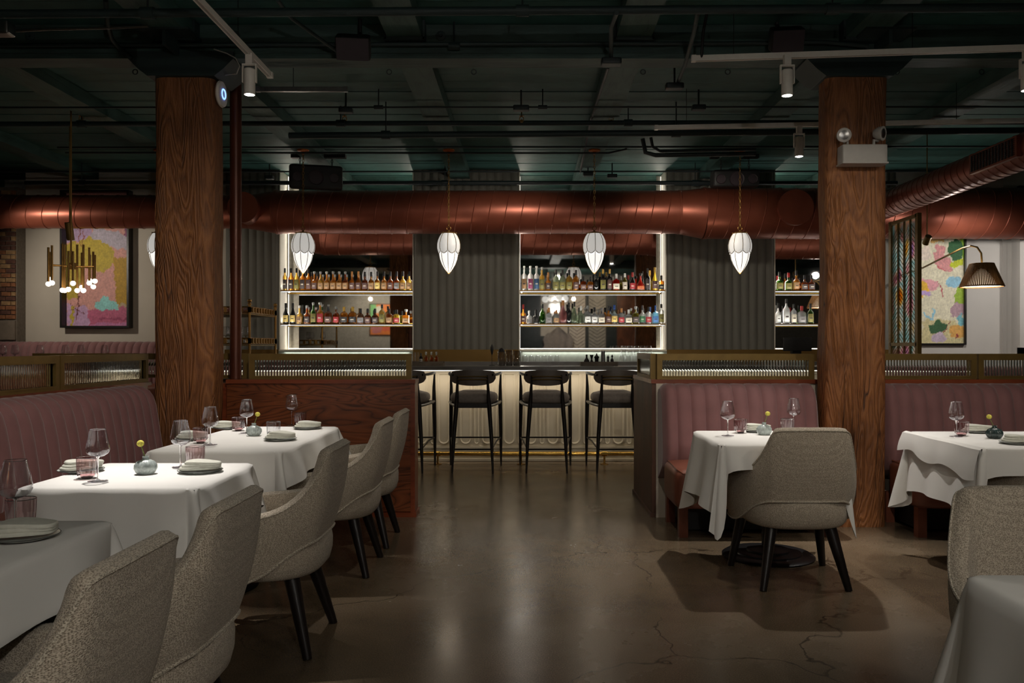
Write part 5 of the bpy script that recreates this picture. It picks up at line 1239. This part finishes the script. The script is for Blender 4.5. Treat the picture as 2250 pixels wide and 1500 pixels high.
row(ZL, 'lower middle shelf', [(1149.7, wk, 'amber', 'brown', 'red', 13, 43), (1162.8, 'squat', 'clear', 'grey', 'clear', 12, 27), (1177.5, wk, 'black', 'none', 'black', 14, 32), (1192.2, 'tall', 'green', 'none', 'black', 13, 44), (1205.8, 'square', 'clear', 'grey', 'wood', 14, 36), (1222.3, 'squat', 'clear', 'tan', 'wood', 14, 32), (1237, 'flared', 'pink', 'none', 'wood', 16, 52), (1250, 'tall', 'black', 'none', 'black', 12, 47), (1262, 'cone', 'pale green', 'none', 'black', 13, 49),
  (1276.7, wk, 'pale green', 'none', 'white', 14, 40), (1291.4, 'squat', 'clear', 'white', 'clear', 15, 39), (1306.4, wk, 'clear', 'white', 'black', 15, 37), (1321.7, 'square', 'clear', 'cream', 'clear', 15, 34), (1337, wk, 'amber', 'brown', 'black', 14, 40), (1350, wk, 'pale aqua', 'gold', 'blue', 14, 42), (1365.4, 'squat', 'clear', 'red', 'wood', 14, 35), (1381.3, 'square', 'clear', 'cream', 'white', 15, 32), (1396.6, 'square', 'olive', 'dark brown', 'clear', 14, 38), (1411.3, wk, 'clear', 'green', 'black', 13, 41), (1425, 'squat', 'clear', 'red', 'black', 14, 38), (1440.2, 'square', 'blue', 'blue', 'blue', 13, 41), (1453.3, 'slim', 'clear', 'olive', 'black', 12, 44)])
row(ZU, 'upper right shelf', [(1713, wk, 'green', 'olive', 'black', 16, 42), (1732.5, wk, 'green', 'olive', 'red', 16, 40), (1749.5, wk, 'amber', 'tan', 'black', 14, 45), (1767.5, wk, 'dark amber', 'dark brown', 'black', 15, 35), (1783, wk, 'dark amber', 'dark brown', 'black', 15, 35)])
row(ZL, 'lower right shelf', [(1710, wk, 'clear', 'white', 'black', 12, 46), (1727.7, 'tall', 'clear', 'white', 'black', 15, 56), (1744, 'slim', 'clear', 'cream', 'black', 13, 44), (1761.7, 'squat', 'clear', 'grey', 'red', 19, 40), (1780.7, 'tall', 'green', 'olive', 'black', 14, 45)])

# ------------------------------------------------------------------ things on and behind the bar
zb = 1.0605
def onbar(px, Y=9.2): return ((px-CX)*Y/F, Y, zb)
ty = T('bar_tray', 'grey wooden tray of small bitters bottles at the corner of the bar', 'tray', onbar(940))
x0, x1 = (903-CX)*9.2/F, (975-CX)*9.2/F
make('board', MB().box(x0, x1, 9.1, 9.3, zb, zb+.03), M['tray'], ty)
make('lip', MB().box(x0, x1, 9.095, 9.105, zb, zb+.048), M['tray'], ty); make('lip', MB().box(x0, x1, 9.295, 9.305, zb, zb+.048), M['tray'], ty)
for k, px in enumerate((925, 936, 948, 959)):
    b = bottle('squat', 'black' if k == 0 else 'dark amber', 'white' if k == 0 else 'none', 'black' if k == 0 else 'clear', .040, .10 if k else .11)
    place(b, ((px-CX)*9.2/F, 9.2, zb+.03), 0, ('dark dropper bottle on the tray at the bar corner' if k == 0 else ORD[k]+' small bitters bottle from left on the tray at the bar corner'), 'bitters bottles on the bar tray')
for px, wn in ((909, 'first'), (916, 'second')):
    t = T('shot_glass', 'slender tall glass, %s from the half wall on the bar corner tray' % wn, 'glass', onbar(px, 9.22), 'glasses at the tray end'); c = onbar(px, 9.22)
    make('cup', MB().lathe([(.016, zb+.03), (.02, zb+.15)], 18, (c[0], 9.22, 0)), M['wine'], t)
bt = T('brush_stand', 'slim dark oval brush on a thin stand on the bar', 'bar tool', onbar(1081)); c = onbar(1081)
make('stand_base', MB().lathe([(0, 0), (.035, 0), (.033, .005), (.004, .008), (0, .008)], 20, c), M['blackmetal'], bt)
make('stand_rod', MB().tube([c, (c[0], 9.2, zb+.13)], .003, 6), M['blackmetal'], bt)
make('brush_head', MB().lathe([(.002, .115), (.012, .14), (.018, .18), (.017, .21), (.008, .235), (0, .24)], 14, c), M['black'], bt)
for k, (px, h_, r_) in enumerate(((1102, .155, .042), (1119, .175, .036), (1136, .17, .040))):
    c = onbar(px, 9.1); t = T('mixing_glass', ['cut glass mixing jug with dark lid', 'tall ribbed bar glass between two mixing jugs', 'wide ribbed bar glass beside the lit mirror niche'][k]+' on the bar', 'glass', c, 'mixing glasses on the bar')
    make('vessel', MB().lathe([(r_*.9, 0), (r_, .01), (r_, h_)], 40, c, fr=lambda i, a: 1+.03*math.cos(a*14), cap=False), M['smoke'] if 'smoke' in M else M['pink'], t)
    make('thick_base', MB().lathe([(0, 0), (r_*.9, 0), (r_*.9, .02), (0, .02)], 24, c), M['clearbase'], t)
    if k == 0: make('lid', MB().lathe([(r_*.9, h_), (r_*.7, h_+.03), (0, h_+.045)], 20, c), M['blackmetal'], t)
tt = T('bar_tray', 'grey wooden tool tray holding jiggers and strainers on the bar', 'tray', onbar(1316))
x0, x1 = (1275-CX)*9.2/F, (1355-CX)*9.2/F
make('board', MB().box(x0, x1, 9.1, 9.3, zb, zb+.035), M['tray'], tt); make('lip', MB().box(x0-.003, x1+.003, 9.09, 9.1, zb, zb+.045), M['tray'], tt)
def tool(label, px, mb_, name='bar_tool', mat='chrome'): return solo(name, label, 'bar tool', mb_(Vector(((px-CX)*9.2/F, 9.2, zb+.036))), M[mat])
tool('dark paddle-shaped muddler leaning at the end of the tool tray', 1289, lambda c: MB().lathe([(0, 0), (.035, 0), (.03, .02), (.012, .05), (.01, .07), (.013, .085), (0, .09)], 16, c), 'muddler', 'ebony')
tool('double cone steel jigger on the tool tray', 1300, lambda c: MB().lathe([(.02, 0), (.008, .035), (.022, .085)], 18, c), 'jigger', 'blackmetal')
tool('round wire strainer in the middle of the tool tray', 1311, lambda c: MB().lathe([(0, 0), (.02, 0), (.022, .04), (.03, .06), (.008, .085), (.006, .1), (0, .1)], 16, c), 'strainer', 'blackmetal')
tool('tall steel cylinder cup standing on the tool tray', 1325, lambda c: MB().lathe([(0, 0), (.022, 0), (.023, .13), (.021, .13), (.02, .01), (0, .01)], 20, c), 'steel_cup')
tool('small dark bar tool next to the steel cylinder cup', 1336, lambda c: MB().lathe([(0, 0), (.014, 0), (.01, .04), (.014, .06), (.004, .075), (0, .09)], 12, c), 'peeler', 'blackmetal')
tool('star topped bar tool at the far end of the tool tray', 1345, lambda c: MB().lathe([(0, 0), (.02, 0), (.018, .03), (.005, .05), (.012, .07), (0, .09)], 12, c), 'zester', 'blackmetal')
# rows of upturned glasses on the back counter in front of the lit splashback
proto = T('stacked_glass', 'x', 'glass'); make('cup', MB().lathe([(.036, 0), (.034, .1), (.030, .118), (0, .12)], 28, fr=lambda i, a: 1+.02*math.cos(a*12)), M['wine'], proto); index()
k = 0
for lvl, xs in ((0, list(range(1152, 1440, 14))), (1, list(range(1154, 1230, 14))+list(range(1366, 1436, 14))), (2, list(range(1370, 1430, 14)))):
    for px in xs:
        Y = 10.25; place(proto, ((px-CX)*Y/F, Y, .9205+lvl*.122+0), 0, 'upturned clear glass, %s from left in the %s row below the middle mirror niche' % (ORD[xs.index(px)], ('bottom', 'second', 'top')[lvl]), 'upturned glasses on the back counter, %s row' % ('bottom', 'second', 'third')[lvl]); k += 1
for px in range(760, 900, 14):
    Y = 10.25; place(proto, ((px-CX)*Y/F, Y, 1.04), 0, 'upturned clear glass, %s from left in the row below the left mirror niche' % ORD[(px-760)//14], 'upturned glasses in the left niche')
gr = solo('glass_rack', 'low white rack under the upturned glasses of the left niche', 'rack', MB().box((752-CX)*10.25/F, (904-CX)*10.25/F, 10.15, 10.35, .92, 1.04), M['white'])
# monitor at the right niche
mo = T('till_monitor', 'black touchscreen till standing before the right bottle shelves', 'monitor', ((1753-CX)*9.3/F, 9.3, zb))
a, b = P(1720, 772, 9.25), P(1782, 741, 9.25)
make('screen', MB().rbox(a.x, b.x, 9.22, 9.25, a.z+.005, b.z, .008, 12), M['black'], mo)
make('stand', MB().box((a.x+b.x)/2-.05, (a.x+b.x)/2+.05, 9.25, 9.33, zb, b.z-.08).box((a.x+b.x)/2-.1, (a.x+b.x)/2+.1, 9.2, 9.38, zb, zb+.012), M['black'], mo)
# brass etagere at the end of the bar
X1, X0, Y1, Y2 = -3.0, -3.95, 8.9, 9.82
et = T('brass_etagere', 'aged brass shelf rack with ball finials beside the riser pipe', 'rack', ((X0+X1)/2, 9.36, 0))
for x, y_ in ((X1, Y1), (X1, Y2), (X0, Y1), (X0, Y2)):
    pp_ = make('upright', MB().tube([(x, y_, 0), (x, y_, 1.735)], .014, 12).lathe([(0, 0), (.022, .004), (.022, .012), (.014, .02), (.014, .025)], 16, (x, y_, 1.725)), M['brass'], et)
    make('ball_finial', MB().lathe([(.023*math.sin(PI*k/10), -.023*math.cos(PI*k/10)) for k in range(11)], 18, (x, y_, 1.77)), M['brass'], pp_)
for z in (.5, 1.295, 1.635):
    make('shelf_plate', MB().box(X0, X1, Y1, Y2, z-.012, z), M['shelfglass'] if z > 2 else M['bronze'], et, smooth=False)
    for (a0, a1) in (((X1, Y1), (X1, Y2)), ((X0, Y1), (X1, Y1)), ((X0, Y2), (X1, Y2))):
        for dz in (.012, .07): make('gallery_rail', MB().tube([(a0[0], a0[1], z+dz), (a1[0], a1[1], z+dz)], .008, 6), M['brass'], et)
        mb = MB(); Lq = math.hypot(a1[0]-a0[0], a1[1]-a0[1]); nq = int(Lq/.085)
        for q in range(nq+1): f = q/nq; x, y_ = a0[0]+(a1[0]-a0[0])*f, a0[1]+(a1[1]-a0[1])*f; mb.box(x-.014, x+.014, y_-.014, y_+.014, z+.012, z+.07)
        make('gallery_block', mb, M['brass'], et, smooth=False)
index()
for k, px in enumerate((497, 508, 538, 556)):
    c = P(px, 688, 9.15); place(TU, (c.x, 9.15, 1.6355), 0, 'pink ribbed tumbler %s from the post on the top shelf of the brass rack' % ORD[k], 'tumblers on the brass rack')
for k, px in enumerate((496, 506, 540)):
    c = P(px, 757, 9.2); w_ = place(WG, (c.x, 9.2, 1.2955), 0, 'clear wine glass %s from the post on the lower shelf of the brass rack' % ORD[k], 'wine glasses on the brass rack')
# glasses on far tables of the raised booth
tbx = T('booth_table', 'long dark table in the raised booth behind the banquette screens', 'table', (-5.4, 9.0, .34))
make('tabletop', MB().box(-7.4, -4.1, 8.75, 9.35, 1.06, 1.09), M['ebony'], tbx)
for x in (-7, -5.7, -4.5): make('leg', MB().tube([(x, 9.05, .34), (x, 9.05, 1.06)], .03, 10), M['blackmetal'], tbx)
for k, px in enumerate((6, 33, 88, 144, 178, 230)):
    place(WG, ((px-CX)*9/F, 9.0, 1.0905), 0, 'wine glass %s from the brick wall on the far booth table' % ORD[k], 'wine glasses on the far booth table')

# ------------------------------------------------------------------ the room behind the camera, seen in the mirrors
def RX(px): return (px-CX)*(2*YM+4.2)/F
def RZ(py): return H-(py-CY)*(2*YM+4.2)/F
struct('wall_rear_oak', MB().box(RX(1355), RX(1460), -4.18, -4.1, 0, 3.3), M['darkwood'])
struct('wall_rear_dark', MB().box(RX(1040), RX(1355), -4.18, -4.15, 0, 3.3), M['brickd'] if 'brickd' in M else M['dteal'])
struct('wall_rear_niche', MB().box(RX(1188), RX(1247), -4.15, -4.12, 1.6, 3.1), M['cream'])
for k, (pa, pb, m_) in enumerate(((1250, 1285, 'cream'), (1293, 1330, 'plaster'))):
    t = T('door_panel', ['pale herringbone door panel reflected in the middle mirror', 'grey herringbone door panel reflected in the middle mirror'][k], 'door', ((RX(pa)+RX(pb))/2, -4.1, 0), 'herringbone doors reflected in the mirror')
    xa, xb = RX(pa), RX(pb); xm = (xa+xb)/2; make('door_leaf', MB().box(xa, xb, -4.12, -4.08, 0, 2.9), M[m_], t)
    z = .1; pc = 0
    while z < 2.7:
        make('herringbone_strip', MB().tube([(xa+.02, -4.075, z+.16), (xm, -4.075, z), (xb-.02, -4.075, z+.16)], .008, 4), M['ebony'], t); z += .11
gl = T('globe_chandelier', 'cluster of white glass globes reflected in the middle mirror', 'chandelier', (.9, -1.6, 2.3)); vy = 2*YM+1.6
for px, py in ((1198, 658), (1211, 655), (1228, 655), (1242, 656), (1212, 673), (1228, 673), (1220, 650)):
    c = Vector(((px-CX)*vy/F, -1.6+.1*((px % 5)-2), H-(py-CY)*vy/F))
    gb = make('globe', MB().lathe([(.095*math.sin(PI*k/12), -.095*math.cos(PI*k/12)) for k in range(13)], 20, c), M['opal2'], gl)
    make('arm', MB().tube([c, (.85, -1.6, 2.75)], .006, 6), M['brass'], gb)
make('hanging_rod', MB().tube([(.85, -1.6, 2.7), (.85, -1.6, ZD)], .01, 8), M['brass'], gl)
lamp('POINT', 'globe_light', (.85, -1.6, 2.35), 105, (1, .96, .9), shadow_soft_size=.05)
RPX = [('p', [(0, 0), (60, 0), (90, 200), (0, 260)], (120, 190, 120)), ('e', 200, 90, 150, 90, (220, 120, 40)), ('e', 90, 60, 40, 40, (210, 210, 190)), ('e', 160, 220, 120, 60, (200, 90, 60)), ('e', 60, 250, 60, 60, (180, 110, 110))]
a0, a1, b0, b1 = RX(814), RX(882), RZ(735), RZ(669)
t = T('framed_painting', 'orange and green abstract painting reflected in the left mirror', 'painting', ((a0+a1)/2, -4.18, b0))
mb = MB().grid(lambda i, j: Vector((a0+(a1-a0)*i/40, -4.17, b1+(b0-b1)*j/40)), 41, 41); o = make('canvas', mb, M['art'], t, smooth=False)
ca = o.data.color_attributes.new('paint', 'FLOAT_COLOR', 'POINT'); cols = []
for i in range(41):
    for j in range(41):
        zx, zy = i*8+18*mnoise.noise(Vector((i/4, j/4, 0))), j*8+18*mnoise.noise(Vector((i/4, j/4, 5))); c = (214, 120, 50)
        for sh in RPX:
            if (sh[0] == 'e' and ((zx-sh[1])/sh[3])**2+((zy-sh[2])/sh[4])**2 < 1) or (sh[0] == 'p' and inpoly(zx, zy, sh[1])): c = sh[-1]
        cols += [lin(c[0]), lin(c[1]), lin(c[2]), 1]
ca.data.foreach_set('color', cols)
make('frame_edge', MB().box(a0-.03, a1+.03, -4.18, -4.172, b0-.03, b1+.03), M['frame'], t, smooth=False)
lamp('SPOT', 'spot_light', (-4.5, -2.6, 3.2), 200, NEUT, (-4.9, -4.2, 1.8), spot_size=1.7, spot_blend=.8, shadow_soft_size=.04)
lamp('SPOT', 'spot_light', (2.6, -2.4, 3.2), 90, WARM, (2.4, -4.2, 1.5), spot_size=2.0, spot_blend=.8, shadow_soft_size=.04)

xc_, zt3 = RX(1226), RZ(716)
def coatf(i, j):
    f = j/12; wd_ = .10+.30*min(1, f*3)+.10*f; a = -1+2*i/24
    return Vector((xc_+a*wd_*(1+.06*math.sin(j*1.3)), -3.97-.05*math.cos(a*2.6)-.03*math.sin(a*14+j*.3)*f, zt3-.85*f-.10*abs(a)*(1 if j < 3 else .2)-.05*math.sin(a*9)*f))
ct = T('hung_coat', 'grey coat on a hook reflected in the middle mirror below its lower shelf', 'coat', (xc_, -4, zt3))
make('coat_body', MB().grid(coatf, 25, 13), M['stoolseat'], ct); make('wall_hook', MB().tube([(xc_, -4.11, zt3+.02), (xc_, -3.98, zt3+.0), (xc_, -3.95, zt3+.04)], .01, 6), M['brass'], ct)
for o in list(COL.objects):
    if '_w' in o: del o['_w']
